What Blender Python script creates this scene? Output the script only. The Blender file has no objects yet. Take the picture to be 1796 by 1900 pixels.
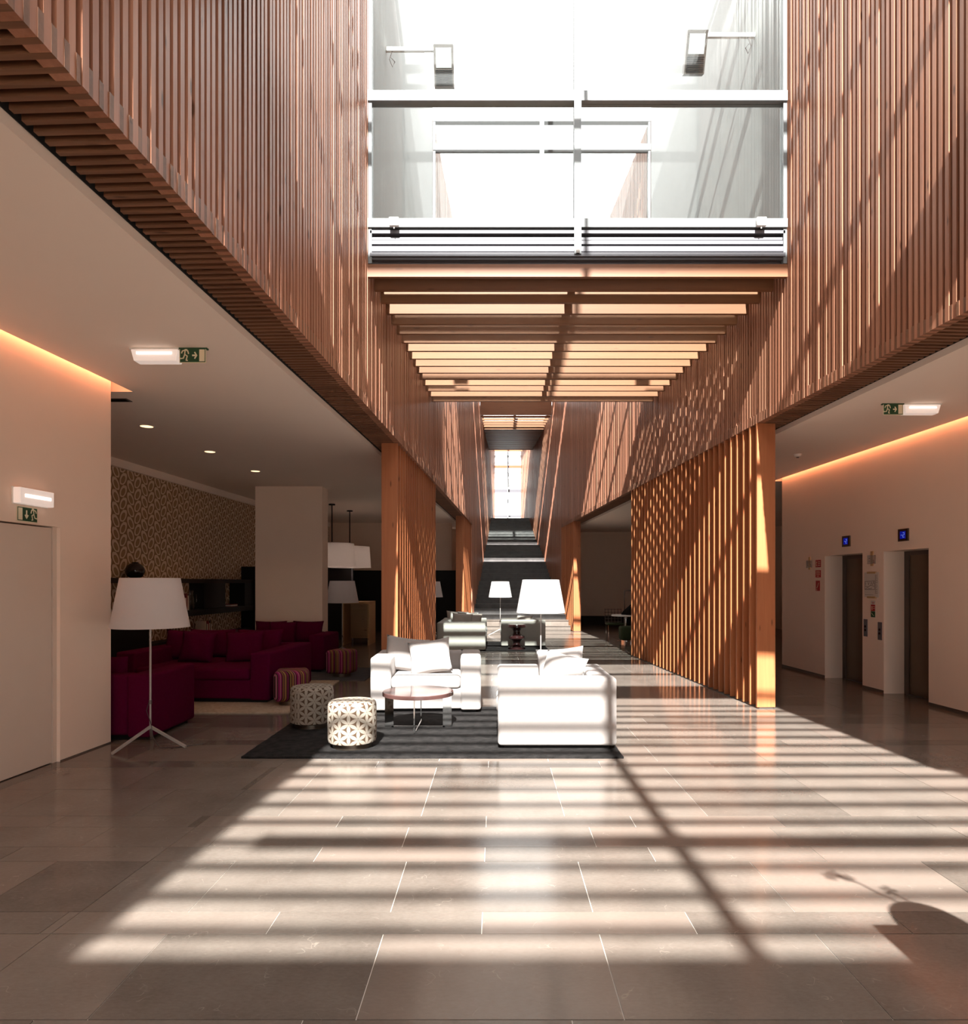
import bpy, bmesh, math, random
from mathutils import Vector, Matrix
random.seed(7)
SC = bpy.context.scene
COL = SC.collection

# ------------------------------------------------------------------ camera, sky, sun, exposure
cd = bpy.data.cameras.new('camera'); cam = bpy.data.objects.new('camera', cd); COL.objects.link(cam)
cam.location = (0, 0, 1.6); cam.rotation_euler = (math.pi/2, 0, 0)
cd.sensor_fit = 'HORIZONTAL'; cd.sensor_width = 36; cd.lens = 1240/1796*36
cd.shift_x = -22/1796; cd.shift_y = 132/1796; cd.clip_end = 500
SC.camera = cam

world = bpy.data.worlds.new('sky'); SC.world = world; world.use_nodes = True
bg = world.node_tree.nodes['Background']
bg.inputs['Color'].default_value = (1.0, 0.97, 0.95, 1); bg.inputs['Strength'].default_value = 3.6

sd = bpy.data.lights.new('sun', 'SUN'); sun = bpy.data.objects.new('sun', sd); COL.objects.link(sun)
sd.energy = 28.0; sd.color = (1.0, 0.965, 0.93); sd.angle = 0.0145
sun.rotation_euler = Vector((0.018, 1.05, -1.0)).to_track_quat('-Z', 'Y').to_euler()
sun.location = (0, -10, 20)

vs = SC.view_settings
vs.view_transform = 'Standard'; vs.look = 'None'; vs.exposure = 0.15; vs.gamma = 1.0
vs.use_curve_mapping = False
cy = SC.cycles
cy.use_denoising = True; cy.max_bounces = 12; cy.diffuse_bounces = 6; cy.glossy_bounces = 5
cy.transparent_max_bounces = 24; cy.transmission_bounces = 6
cy.caustics_reflective = False; cy.caustics_refractive = False
cy.sample_clamp_indirect = 8.0

# ------------------------------------------------------------------ atrium layout
def XL(y): return -1.82 + 0.0435*y          # inner face of left cladding
def XR(y): return 3.82 - 0.0575*y           # inner face of right cladding
AL, AR = -math.atan(0.0435), math.atan(0.0575)
def XW(y): return -3.86 + 0.065*(y-6.7)     # plaster wall with the door
AW = -math.atan(0.065)
def XE(y): return 5.69 - 0.044*(y-8.05)     # plaster wall with the elevators
AE = math.atan(0.044)
def XP(y): return -6.09 + 0.05*(y-10.6)     # wallpaper wall
AP = -math.atan(0.05)
ZS, ZC = 3.64, 3.59                          # soffit, plaster ceiling
YA0, YA1, YB0, YB1 = 3.65, 7.78, 13.25, 27.0 # tall glazed boxes
ZT = 10.8

# ------------------------------------------------------------------ materials
MATS = {}
class NT:
    def __init__(s, name):
        s.m = bpy.data.materials.new(name); s.m.use_nodes = True
        s.t = s.m.node_tree; s.t.nodes.clear()
        s.out = s.n('ShaderNodeOutputMaterial')
    def n(s, typ, **kw):
        nd = s.t.nodes.new(typ)
        for k, v in kw.items(): setattr(nd, k, v)
        return nd
    def put(s, sock, v):
        if isinstance(v, bpy.types.NodeSocket): s.t.links.new(v, sock)
        elif isinstance(v, (tuple, list)) and len(v) == 3 and sock.type == 'RGBA': sock.default_value = (*v, 1)
        else: sock.default_value = v
    def math(s, op, a, b=0.0, c=0.0):
        nd = s.n('ShaderNodeMath', operation=op)
        s.put(nd.inputs[0], a); s.put(nd.inputs[1], b); s.put(nd.inputs[2], c)
        return nd.outputs[0]
    def mix(s, f, a, b):
        nd = s.n('ShaderNodeMix', data_type='RGBA')
        s.put(nd.inputs[0], f); s.put(nd.inputs[6], a); s.put(nd.inputs[7], b)
        return nd.outputs[2]
    def pos(s, obj=False):
        if obj: return s.n('ShaderNodeTexCoord').outputs['Object']
        return s.n('ShaderNodeNewGeometry').outputs['Position']
    def xyz(s, v):
        nd = s.n('ShaderNodeSeparateXYZ'); s.put(nd.inputs[0], v); return nd.outputs
    def vec(s, x, y, z):
        nd = s.n('ShaderNodeCombineXYZ')
        for i, q in enumerate((x, y, z)): s.put(nd.inputs[i], q)
        return nd.outputs[0]
    def scale(s, v, sc):
        nd = s.n('ShaderNodeVectorMath', operation='MULTIPLY'); s.put(nd.inputs[0], v); nd.inputs[1].default_value = sc
        return nd.outputs[0]
    def noise(s, v, sc, det=3.0, rough=0.55):
        nd = s.n('ShaderNodeTexNoise'); s.put(nd.inputs['Vector'], v)
        nd.inputs['Scale'].default_value = sc; nd.inputs['Detail'].default_value = det; nd.inputs['Roughness'].default_value = rough
        return nd.outputs['Fac']
    def ramp(s, f, stops, mode='LINEAR'):
        nd = s.n('ShaderNodeValToRGB'); cr = nd.color_ramp; cr.interpolation = mode
        while len(cr.elements) < len(stops): cr.elements.new(0.5)
        for e, (p, c) in zip(cr.elements, stops): e.position = p; e.color = (*c, 1)
        s.put(nd.inputs[0], f); return nd.outputs[0]
    def bsdf(s, color, rough=0.5, metal=0.0, spec=0.5, bump=None, bstr=0.1, bdist=0.01, coat=0.0, sheen=0.0):
        b = s.n('ShaderNodeBsdfPrincipled')
        s.put(b.inputs['Base Color'], color); s.put(b.inputs['Roughness'], rough); s.put(b.inputs['Metallic'], metal)
        b.inputs['Specular IOR Level'].default_value = spec; b.inputs['Coat Weight'].default_value = coat
        b.inputs['Sheen Weight'].default_value = sheen
        if bump is not None:
            bn = s.n('ShaderNodeBump'); s.put(bn.inputs['Height'], bump)
            bn.inputs['Strength'].default_value = bstr; bn.inputs['Distance'].default_value = bdist
            s.t.links.new(bn.outputs[0], b.inputs['Normal'])
        return b.outputs[0]
    def done(s, sh):
        s.t.links.new(sh, s.out.inputs[0]); MATS[s.m.name] = s.m; return s.m

def plain(name, col, rough=0.5, metal=0.0, spec=0.5, var=0.06, nsc=6.0, bump=0.0, bsc=200.0, coat=0.0, sheen=0.0):
    t = NT(name); p = t.pos(True)
    f = t.noise(p, nsc)
    c = t.mix(f, tuple(x*(1-var) for x in col), tuple(min(1, x*(1+var)) for x in col))
    bp = t.noise(p, bsc, 2.0) if bump else None
    return t.done(t.bsdf(c, rough, metal, spec, bp, bump, 0.004, coat, sheen))

def emit(name, col, st):
    t = NT(name); e = t.n('ShaderNodeEmission'); t.put(e.inputs[0], col); e.inputs[1].default_value = st
    return t.done(e.outputs[0])

def wood(name, a, b, dark, axis='Z', pitch=None, rough=0.45, knots=True, spec=0.4):
    t = NT(name); p = t.pos()
    sc = {'Z': (34, 34, 1.3), 'X': (1.3, 34, 34), 'Y': (34, 1.3, 34)}[axis]
    g = t.noise(t.scale(p, sc), 1.0, 4.0, 0.6)
    x, y, z = t.xyz(p)
    if pitch:
        wn = t.n('ShaderNodeTexWhiteNoise', noise_dimensions='1D')
        t.put(wn.inputs['W'], t.math('FLOOR', t.math('DIVIDE', y, pitch)))
        r = wn.outputs['Value']
    else:
        r = t.n('ShaderNodeObjectInfo').outputs['Random']
    f = t.math('ADD', t.math('MULTIPLY', g, 0.65), t.math('MULTIPLY', r, 0.4))
    c = t.ramp(f, [(0.25, a), (0.8, b)])
    if knots:
        ks = {'Z': (9, 9, 2.2), 'X': (2.2, 9, 9), 'Y': (9, 2.2, 9)}[axis]
        v = t.n('ShaderNodeTexVoronoi'); t.put(v.inputs['Vector'], t.scale(p, ks)); v.inputs['Scale'].default_value = 1.0
        kk = t.ramp(v.outputs['Distance'], [(0.06, (1, 1, 1)), (0.13, (0, 0, 0))])
        c = t.mix(t.math('MULTIPLY', kk, 0.8), c, dark)
    return t.done(t.bsdf(c, rough, 0, spec, g, 0.08, 0.003))

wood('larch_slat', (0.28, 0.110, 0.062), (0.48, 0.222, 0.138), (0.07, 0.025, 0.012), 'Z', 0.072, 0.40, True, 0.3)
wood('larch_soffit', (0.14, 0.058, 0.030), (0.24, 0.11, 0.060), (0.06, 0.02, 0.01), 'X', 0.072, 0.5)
wood('pine_fin', (0.33, 0.100, 0.037), (0.45, 0.160, 0.064), (0.12, 0.04, 0.015), 'Z', None, 0.42)
wood('pine_beam', (0.185, 0.066, 0.025), (0.265, 0.110, 0.046), (0.14, 0.05, 0.02), 'X', None, 0.45)
wood('oak_light', (0.40, 0.24, 0.11), (0.55, 0.35, 0.17), (0.18, 0.09, 0.04), 'X', None, 0.5)
plain('backing_board', (0.11, 0.040, 0.019), 0.7)
plain('cavity_shade', (0.012, 0.008, 0.006), 0.9)  # near-black, stands for the shade inside the soffit cavity
plain('plaster', (0.86, 0.685, 0.57), 0.85, spec=0.2, var=0.02, nsc=3, bump=0.06, bsc=350)
plain('ceiling_paint', (0.90, 0.775, 0.685), 0.9, spec=0.15, var=0.015, nsc=2)
plain('door_paint', (0.70, 0.575, 0.485), 0.55, var=0.02)
plain('white_render', (0.40, 0.405, 0.40), 0.9, var=0.05, nsc=3, bump=0.3, bsc=60)
plain('dark_gap', (0.02, 0.015, 0.012), 0.9)
plain('skirting', (0.10, 0.075, 0.06), 0.5)
plain('aluminium', (0.20, 0.21, 0.215), 0.4, 0.1)
plain('aluminium_grey', (0.115, 0.11, 0.125), 0.4, 0.1)  # darkened base colour carries the shade on the louvred spandrel
plain('steel_brushed', (0.17, 0.135, 0.105), 0.33, 0.95, var=0.1, nsc=2)
plain('steel_dark', (0.13, 0.11, 0.10), 0.4, 0.8)
plain('chrome', (0.75, 0.74, 0.73), 0.08, 1.0, var=0.01)
plain('black_lacquer', (0.006, 0.0045, 0.0045), 0.5, spec=0.2)
plain('black_gloss', (0.012, 0.009, 0.009), 0.08, spec=0.6)
plain('wenge', (0.016, 0.008, 0.006), 0.55, spec=0.2)
plain('totem_lacquer', (0.022, 0.008, 0.008), 0.12, spec=0.6)
plain('table_top', (0.075, 0.036, 0.032), 0.07, spec=0.7)
plain('white_linen', (0.335, 0.30, 0.285), 0.85, spec=0.2, var=0.04, nsc=20, bump=0.35, bsc=260, sheen=0.2)
plain('white_linen_shade', (0.30, 0.275, 0.245), 0.85, spec=0.2, var=0.05, nsc=20, bump=0.35, bsc=260, sheen=0.2)  # the white linen again, darkened to stand for shade
plain('taupe_linen', (0.33, 0.285, 0.25), 0.85, spec=0.2, var=0.05, nsc=20, bump=0.35, bsc=260)
plain('plum_wool', (0.078, 0.0016, 0.023), 0.95, spec=0.04, var=0.12, nsc=30, bump=0.35, bsc=260, sheen=0.0)
plain('green_felt', (0.035, 0.045, 0.02), 0.9, spec=0.2)
plain('navy_felt', (0.012, 0.016, 0.022), 0.9, spec=0.2)
plain('black_cloth', (0.006, 0.005, 0.005), 0.9, spec=0.2)
plain('white_metal', (0.78, 0.75, 0.72), 0.4)
plain('grey_paint', (0.36, 0.33, 0.31), 0.45, 0.3)
plain('cable', (0.03, 0.02, 0.02), 0.5)
plain('paper', (0.62, 0.56, 0.50), 0.7)
plain('ink', (0.10, 0.08, 0.07), 0.8)
plain('sign_green', (0.006, 0.055, 0.018), 0.5)
plain('sign_cream', (0.78, 0.70, 0.50), 0.5)
plain('sign_red', (0.42, 0.012, 0.016), 0.5)
plain('plastic_white', (0.75, 0.72, 0.68), 0.4)
plain('book_cream', (0.55, 0.45, 0.36), 0.7)
plain('book_red', (0.20, 0.02, 0.02), 0.7)
plain('book_dark', (0.05, 0.035, 0.03), 0.7)
plain('leaf', (0.05, 0.10, 0.03), 0.5)
plain('pavement', (0.38, 0.34, 0.30), 0.9, var=0.1, nsc=2)
plain('grout', (0.60, 0.53, 0.47), 0.7)
emit('cove_glow', (1.0, 0.40, 0.20), 33.0)
emit('tube_glow', (1.0, 0.86, 0.76), 2.2)
emit('spot_glow', (1.0, 0.60, 0.30), 2.4)
emit('display_glow', (0.01, 0.015, 0.40), 0.45)
emit('digit_glow', (0.25, 0.35, 1.0), 0.6)
emit('bulb_glow', (1.0, 0.80, 0.72), 3.0)

def mk_stone():
    t = NT('stone'); p = t.pos()
    r = t.n('ShaderNodeObjectInfo').outputs['Random']
    n1 = t.noise(p, 2.2, 5.0, 0.6); n2 = t.noise(t.scale(p, (1, 2.2, 1)), 34.0, 4.0, 0.7)
    f = t.math('ADD', t.math('MULTIPLY', n1, 0.5), t.math('ADD', t.math('MULTIPLY', n2, 0.3), t.math('MULTIPLY', r, 0.35)))
    c = t.ramp(f, [(0.3, (0.090, 0.071, 0.059)), (0.8, (0.205, 0.172, 0.148))])
    c = t.mix(t.math('MULTIPLY', t.ramp(r, [(0.55, (0, 0, 0)), (0.9, (1, 1, 1))]), 0.45), c, (0.18, 0.128, 0.104))
    v = t.n('ShaderNodeTexVoronoi', feature='DISTANCE_TO_EDGE')
    dn = t.n('ShaderNodeTexNoise'); t.put(dn.inputs['Vector'], p); dn.inputs['Scale'].default_value = 7.0
    ad = t.n('ShaderNodeVectorMath', operation='ADD'); t.put(ad.inputs[0], p); t.put(ad.inputs[1], t.scale(dn.outputs['Color'], (0.35, 0.35, 0.35)))
    t.put(v.inputs['Vector'], ad.outputs[0]); v.inputs['Scale'].default_value = 7.0
    line = t.ramp(v.outputs['Distance'], [(0.0, (1, 1, 1)), (0.022, (0, 0, 0))])
    brk = t.ramp(t.noise(p, 9.0, 2.0), [(0.58, (0, 0, 0)), (0.66, (1, 1, 1))])
    vein = t.math('MULTIPLY', t.math('MULTIPLY', line, brk), 0.42)
    c = t.mix(vein, c, (0.34, 0.285, 0.24))
    t.done(t.bsdf(c, t.math('ADD', 0.10, t.math('MULTIPLY', n2, 0.10)), 0, 0.5, n1, 0.02, 0.01))
mk_stone()
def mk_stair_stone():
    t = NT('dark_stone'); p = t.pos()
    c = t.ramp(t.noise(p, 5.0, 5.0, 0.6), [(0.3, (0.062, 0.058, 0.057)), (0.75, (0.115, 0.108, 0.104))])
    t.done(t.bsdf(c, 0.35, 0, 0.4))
mk_stair_stone()
def mk_rug(name, a, b, sc=9.0):
    t = NT(name); p = t.pos()
    f = t.math('ADD', t.math('MULTIPLY', t.noise(p, sc, 3.0), 0.6), t.math('MULTIPLY', t.noise(p, 160.0, 2.0), 0.4))
    c = t.ramp(f, [(0.3, a), (0.75, b)])
    t.done(t.bsdf(c, 0.95, 0, 0.1, f, 1.0, 0.02, 0, 0.0))
mk_rug('rug_charcoal', (0.006, 0.0055, 0.0055), (0.036, 0.032, 0.031), 14.0)
mk_rug('rug_slate', (0.05, 0.05, 0.055), (0.10, 0.095, 0.10))
mk_rug('rug_beige', (0.30, 0.22, 0.16), (0.55, 0.43, 0.33), 25.0)

def mk_glass():
    t = NT('glass'); tr = t.n('ShaderNodeBsdfTransparent'); tr.inputs[0].default_value = (0.965, 0.985, 0.98, 1)
    gl = t.n('ShaderNodeBsdfGlossy'); gl.inputs['Roughness'].default_value = 0.03; gl.inputs[0].default_value = (1, 1, 1, 1)
    fr = t.n('ShaderNodeFresnel')   # same air-to-glass reflectance on both faces of the pane
    t.put(fr.inputs[0], t.math('SUBTRACT', 1.5, t.math('MULTIPLY', t.n('ShaderNodeNewGeometry').outputs['Backfacing'], 1.5-1/1.5)))
    mx = t.n('ShaderNodeMixShader'); t.put(mx.inputs[0], fr.outputs[0])
    t.t.links.new(tr.outputs[0], mx.inputs[1]); t.t.links.new(gl.outputs[0], mx.inputs[2])
    t.done(mx.outputs[0])
mk_glass()
def mk_clear():
    t = NT('clear_acrylic'); tr = t.n('ShaderNodeBsdfTransparent'); df = t.n('ShaderNodeBsdfPrincipled')
    df.inputs['Base Color'].default_value = (0.5, 0.45, 0.42, 1); df.inputs['Roughness'].default_value = 0.15
    mx = t.n('ShaderNodeMixShader'); mx.inputs[0].default_value = 0.45
    t.t.links.new(tr.outputs[0], mx.inputs[1]); t.t.links.new(df.outputs[0], mx.inputs[2]); t.done(mx.outputs[0])
mk_clear()
def mk_shade():
    t = NT('lamp_fabric'); d = t.n('ShaderNodeBsdfDiffuse'); d.inputs[0].default_value = (0.72, 0.68, 0.67, 1)
    tl = t.n('ShaderNodeBsdfTranslucent'); tl.inputs[0].default_value = (0.70, 0.67, 0.665, 1)
    mx = t.n('ShaderNodeMixShader'); mx.inputs[0].default_value = 0.4
    t.t.links.new(d.outputs[0], mx.inputs[1]); t.t.links.new(tl.outputs[0], mx.inputs[2]); t.done(mx.outputs[0])
mk_shade()
def mk_wallpaper():
    t = NT('wallpaper'); x, y, z = t.xyz(t.pos())
    W, H = 0.20, 0.20
    ci = t.math('FLOOR', t.math('DIVIDE', y, W))
    par = t.math('MODULO', ci, 2.0)
    sgn = t.math('SUBTRACT', t.math('MULTIPLY', par, 2.0), 1.0)
    a = t.math('SUBTRACT', t.math('MODULO', y, W), W/2)
    zz = t.math('ADD', z, t.math('MULTIPLY', par, H*0.5))
    b = t.math('SUBTRACT', t.math('MODULO', zz, H), H/2)
    a2 = t.math('ADD', a, t.math('MULTIPLY', t.math('MULTIPLY', b, sgn), 0.42))
    def ell(a_, b_, ra, rb): 
        return t.math('ADD', t.math('POWER', t.math('ABSOLUTE', t.math('DIVIDE', a_, ra)), 2.0), t.math('POWER', t.math('ABSOLUTE', t.math('DIVIDE', b_, rb)), 2.0))
    outer = t.math('LESS_THAN', ell(a2, b, 0.088, 0.108), 1.0)
    inner = t.math('LESS_THAN', ell(a2, t.math('ADD', b, 0.012), 0.050, 0.066), 1.0)
    core = t.math('LESS_THAN', ell(a2, t.math('ADD', b, 0.012), 0.040, 0.055), 1.0)
    c = t.mix(outer, (0.28, 0.165, 0.08), (0.72, 0.56, 0.42))
    c = t.mix(inner, c, (0.24, 0.14, 0.065)); c = t.mix(core, c, (0.36, 0.225, 0.115))
    t.done(t.bsdf(c, 0.6, 0, 0.3))
mk_wallpaper()
def mk_petals():
    t = NT('petal_fabric'); p = t.pos(True); x, y, z = t.xyz(p)
    # unrolled side: arc length around the drum against height; top: plan x, y
    ang = t.math('ARCTAN2', y, x)
    r = t.math('SQRT', t.math('ADD', t.math('MULTIPLY', x, x), t.math('MULTIPLY', y, y)))
    s = 2*math.pi*0.232/14/math.sqrt(3)*1.0
    top = t.math('GREATER_THAN', z, 0.424)
    def sel(a, b): return t.math('ADD', t.math('MULTIPLY', a, t.math('SUBTRACT', 1.0, top)), t.math('MULTIPLY', b, top))
    U = sel(t.math('MULTIPLY', ang, 0.232), x); V = sel(z, y)
    S = s*1.7
    res = None
    for k in range(3):
        th = math.radians(90 + 60*k); dx, dy = math.cos(th), math.sin(th)
        a = t.math('ADD', t.math('MULTIPLY', U, dx), t.math('MULTIPLY', V, dy))
        b = t.math('ADD', t.math('MULTIPLY', U, -dy), t.math('MULTIPLY', V, dx))
        hgt = S*math.sqrt(3)/2
        m = t.math('ROUND', t.math('DIVIDE', b, hgt))
        b2 = t.math('SUBTRACT', b, t.math('MULTIPLY', m, hgt))
        a2 = t.math('SUBTRACT', a, t.math('MULTIPLY', m, S/2))
        fr = t.math('SUBTRACT', t.math('FLOORED_MODULO', a2, S), S/2)
        q = t.math('DIVIDE', fr, S/2*0.97)
        lim = t.math('MULTIPLY', t.math('SUBTRACT', 1.0, t.math('MULTIPLY', q, q)), S*0.165)
        ins = t.math('LESS_THAN', t.math('ABSOLUTE', b2), lim)
        res = ins if res is None else t.math('MAXIMUM', res, ins)
    c = t.mix(res, (0.070, 0.040, 0.023), (0.275, 0.238, 0.198))
    t.done(t.bsdf(c, 0.7, 0, 0.25, res, 0.4, 0.004))
mk_petals()
def mk_stripes():
    t = NT('stripe_fabric'); x, y, z = t.xyz(t.pos(True))
    f = t.math('FLOORED_MODULO', t.math('MULTIPLY', t.math('ADD', x, y), 4.4), 1.0)
    mg, pk, br, ol, dk = (0.20, 0.008, 0.075), (0.30, 0.10, 0.13), (0.22, 0.08, 0.035), (0.24, 0.14, 0.045), (0.035, 0.012, 0.012)
    seq = [dk, ol, dk, br, ol, dk, pk, dk, mg, mg, pk, mg, dk, br, dk, ol, br, dk, mg, dk]
    st = [(i/len(seq), c) for i, c in enumerate(seq)]
    t.done(t.bsdf(t.ramp(f, st, 'CONSTANT'), 0.8, 0, 0.2))
mk_stripes()
def mk_satin():
    t = NT('frosted_panel')
    d = t.n('ShaderNodeBsdfTranslucent'); d.inputs[0].default_value = (0.85, 0.87, 0.88, 1)
    g = t.n('ShaderNodeBsdfDiffuse'); g.inputs[0].default_value = (0.80, 0.80, 0.80, 1)
    mx = t.n('ShaderNodeMixShader'); mx.inputs[0].default_value = 0.5
    t.t.links.new(d.outputs[0], mx.inputs[1]); t.t.links.new(g.outputs[0], mx.inputs[2]); t.done(mx.outputs[0])
mk_satin()

# ------------------------------------------------------------------ mesh helpers
class MB:
    def __init__(s): s.v = []; s.f = []
    def _add(s, vs, fs, mtx=None):
        o = len(s.v)
        s.v += [tuple(mtx @ Vector(q)) if mtx else tuple(q) for q in vs]
        s.f += [tuple(i+o for i in fc) for fc in fs]; return s
    def box(s, x0, x1, y0, y1, z0, z1, mtx=None):
        vs = [(x0,y0,z0),(x1,y0,z0),(x1,y1,z0),(x0,y1,z0),(x0,y0,z1),(x1,y0,z1),(x1,y1,z1),(x0,y1,z1)]
        return s._add(vs, [(0,3,2,1),(4,5,6,7),(0,1,5,4),(1,2,6,5),(2,3,7,6),(3,0,4,7)], mtx)
    def prism(s, poly, z0, z1, mtx=None):            # poly counter-clockwise in plan
        n = len(poly)
        vs = [(x,y,z0) for x,y in poly] + [(x,y,z1) for x,y in poly]
        fs = [tuple(reversed(range(n))), tuple(range(n,2*n))] + [(i,(i+1)%n,n+(i+1)%n,n+i) for i in range(n)]
        return s._add(vs, fs, mtx)
    def lathe(s, prof, n=32, mtx=None, caps=True):
        vs = []; fs = []
        for r, z in prof:
            for k in range(n):
                a = 2*math.pi*k/n; vs.append((r*math.cos(a), r*math.sin(a), z))
        for i in range(len(prof)-1):
            for k in range(n):
                k2 = (k+1) % n
                fs.append((i*n+k, i*n+k2, (i+1)*n+k2, (i+1)*n+k))
        if caps:
            fs.append(tuple(reversed(range(n)))); fs.append(tuple(range((len(prof)-1)*n, len(prof)*n)))
        return s._add(vs, fs, mtx)
    def tube(s, pts, r, n=8, r2=None):
        pts = [Vector(p) for p in pts]; m = len(pts); vs = []; fs = []
        for i, p in enumerate(pts):
            d = (pts[min(i+1,m-1)] - pts[max(i-1,0)]).normalized()
            up = Vector((0,0,1)) if abs(d.z) < 0.9 else Vector((1,0,0))
            a = d.cross(up).normalized(); b = d.cross(a).normalized()
            rr = r if r2 is None else r + (r2-r)*i/(m-1)
            for k in range(n):
                t = 2*math.pi*k/n; vs.append(p + a*rr*math.cos(t) + b*rr*math.sin(t))
        for i in range(m-1):
            for k in range(n):
                k2 = (k+1) % n; fs.append((i*n+k, i*n+k2, (i+1)*n+k2, (i+1)*n+k))
        fs.append(tuple(reversed(range(n)))); fs.append(tuple(range((m-1)*n, m*n)))
        return s._add(vs, fs)
    def mesh(s, name, mat, smooth=False, bevel=0.0, seg=2):
        me = bpy.data.meshes.new(name); me.from_pydata(s.v, [], s.f)
        bm = bmesh.new(); bm.from_mesh(me)
        bmesh.ops.recalc_face_normals(bm, faces=bm.faces)
        if bevel: bmesh.ops.bevel(bm, geom=bm.edges[:], offset=bevel, segments=seg, profile=0.5, affect='EDGES')
        bm.to_mesh(me); bm.free()
        if smooth:
            me.polygons.foreach_set('use_smooth', [True]*len(me.polygons))
            try: me.set_sharp_from_angle(angle=math.radians(40))
            except Exception: pass
        me.materials.append(MATS[mat]); return me
    def build(s, name, mat, parent=None, loc=(0,0,0), rz=0.0, **kw):
        return link(name, s.mesh(name, mat, **kw), parent, loc, rz)

def link(name, me, parent=None, loc=(0,0,0), rz=0.0):
    o = bpy.data.objects.new(name, me); COL.objects.link(o)
    o.location = loc; o.rotation_euler = (0, 0, rz) if not isinstance(rz, tuple) else rz
    if parent: o.parent = parent
    return o
def tag(o, label, cat, group=None, kind=None):
    o['label'] = label; o['category'] = cat
    if group: o['group'] = group
    if kind: o['kind'] = kind
    return o
def struct(o, label=None, cat=None):
    o['kind'] = 'structure'
    if label: o['label'] = label
    if cat: o['category'] = cat
    return o
def thing(name, label, cat, loc=(0,0,0), rz=0.0, group=None):
    o = link(name, None, None, loc, rz); return tag(o, label, cat, group)
def rbox(name, mat, parent, x0, x1, y0, y1, z0, z1, r=0.03, seg=4):
    r = min(r, 0.49*min(x1-x0, y1-y0, z1-z0))
    return MB().box(x0,x1,y0,y1,z0,z1).build(name, mat, parent, smooth=True, bevel=r, seg=seg)
def stroke(mb, pts, w, z0, z1, mtx):               # flat bar strokes in local x,y plane, extruded z0..z1
    for (ax, ay), (bx, by) in zip(pts, pts[1:]):
        d = Vector((bx-ax, by-ay)); L = d.length; 
        if L < 1e-6: continue
        d /= L; n = Vector((-d.y, d.x))*w/2; e = d*w*0.3
        mb.prism([(ax-n.x*-1-e.x, ay-n.y*-1-e.y), (ax-n.x-e.x, ay-n.y-e.y), (bx-n.x+e.x, by-n.y+e.y), (bx+n.x+e.x, by+n.y+e.y)], z0, z1, mtx)

# ------------------------------------------------------------------ floor
floor = struct(MB().box(-8.2, 10.2, -5.0, 27.0, -0.12, -0.004).build('floor', 'grout'),
               'polished brown stone slab floor with pale joints', 'floor')
XB = lambda y: -2.17 + 0.046*y
rows = []; yj = 2.449
cyc = [0.60, 0.205, 0.59, 0.21, 0.33, 0.21, 0.59, 0.62, 0.205]
i = 0
while yj < 26.9:
    h = cyc[i % len(cyc)]; rows.append((yj, min(yj+h, 26.95), i)); yj += h; i += 1
yj = 2.449
while yj > -4.9:
    h = cyc[(-len(rows)) % len(cyc)] if False else random.choice([0.6, 0.205]); rows.append((max(yj-h, -4.95), yj, -1)); yj -= h
rest = MB(); nslab = 0; G = 0.0021
def add_slab(poly):
    global nslab
    cx = sum(p[0] for p in poly)/len(poly); cyy = sum(p[1] for p in poly)/len(poly)
    vis = 2.3 < cyy < 9.6 and -0.85*cyy - 0.3 < cx < 0.85*cyy and nslab < 300
    if vis:
        nslab += 1
        MB().prism([(x-cx, y-cyy) for x, y in poly], -0.02, 0.0).build('slab', 'stone', floor, (cx, cyy, 0))
    else:
        rest.prism(poly, -0.02, 0.0)
for y0, y1, idx in rows:
    wide = (y1-y0) > 0.45
    ph = -1.498 if wide and idx >= 0 else (-1.05 if idx >= 0 and y1-y0 < 0.25 else -1.2 + random.random())
    L = 0.985 if wide else (0.985 if y1-y0 < 0.25 else 1.18)
    # main field
    n = math.floor((XB(y0) - ph)/L)
    x = ph + n*L
    while x < 10.1:
        a0, a1 = max(x, XB(y0)), max(x, XB(y1)); b = min(x+L, 10.15)
        if b - max(a0, a1) > 0.03:
            add_slab([(a0+G, y0+G), (b-G, y0+G), (b-G, y1-G), (a1+G, y1-G)])
        x += L
    # left field, joints run with the left wall
    Lf = 0.93; off = random.random()*Lf; x = 0 - off
    while x > -6.4:
        r_ = min(0.0, x + Lf) if x + Lf > 0 else x + Lf
        if r_ - x > 0.03:
            add_slab([(XB(y0)+x+G, y0+G), (XB(y0)+r_-G, y0+G), (XB(y1)+r_-G, y1-G), (XB(y1)+x+G, y1-G)])
        x -= Lf
o = rest.build('paving', 'stone', floor); o['kind'] = 'stuff'

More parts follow.
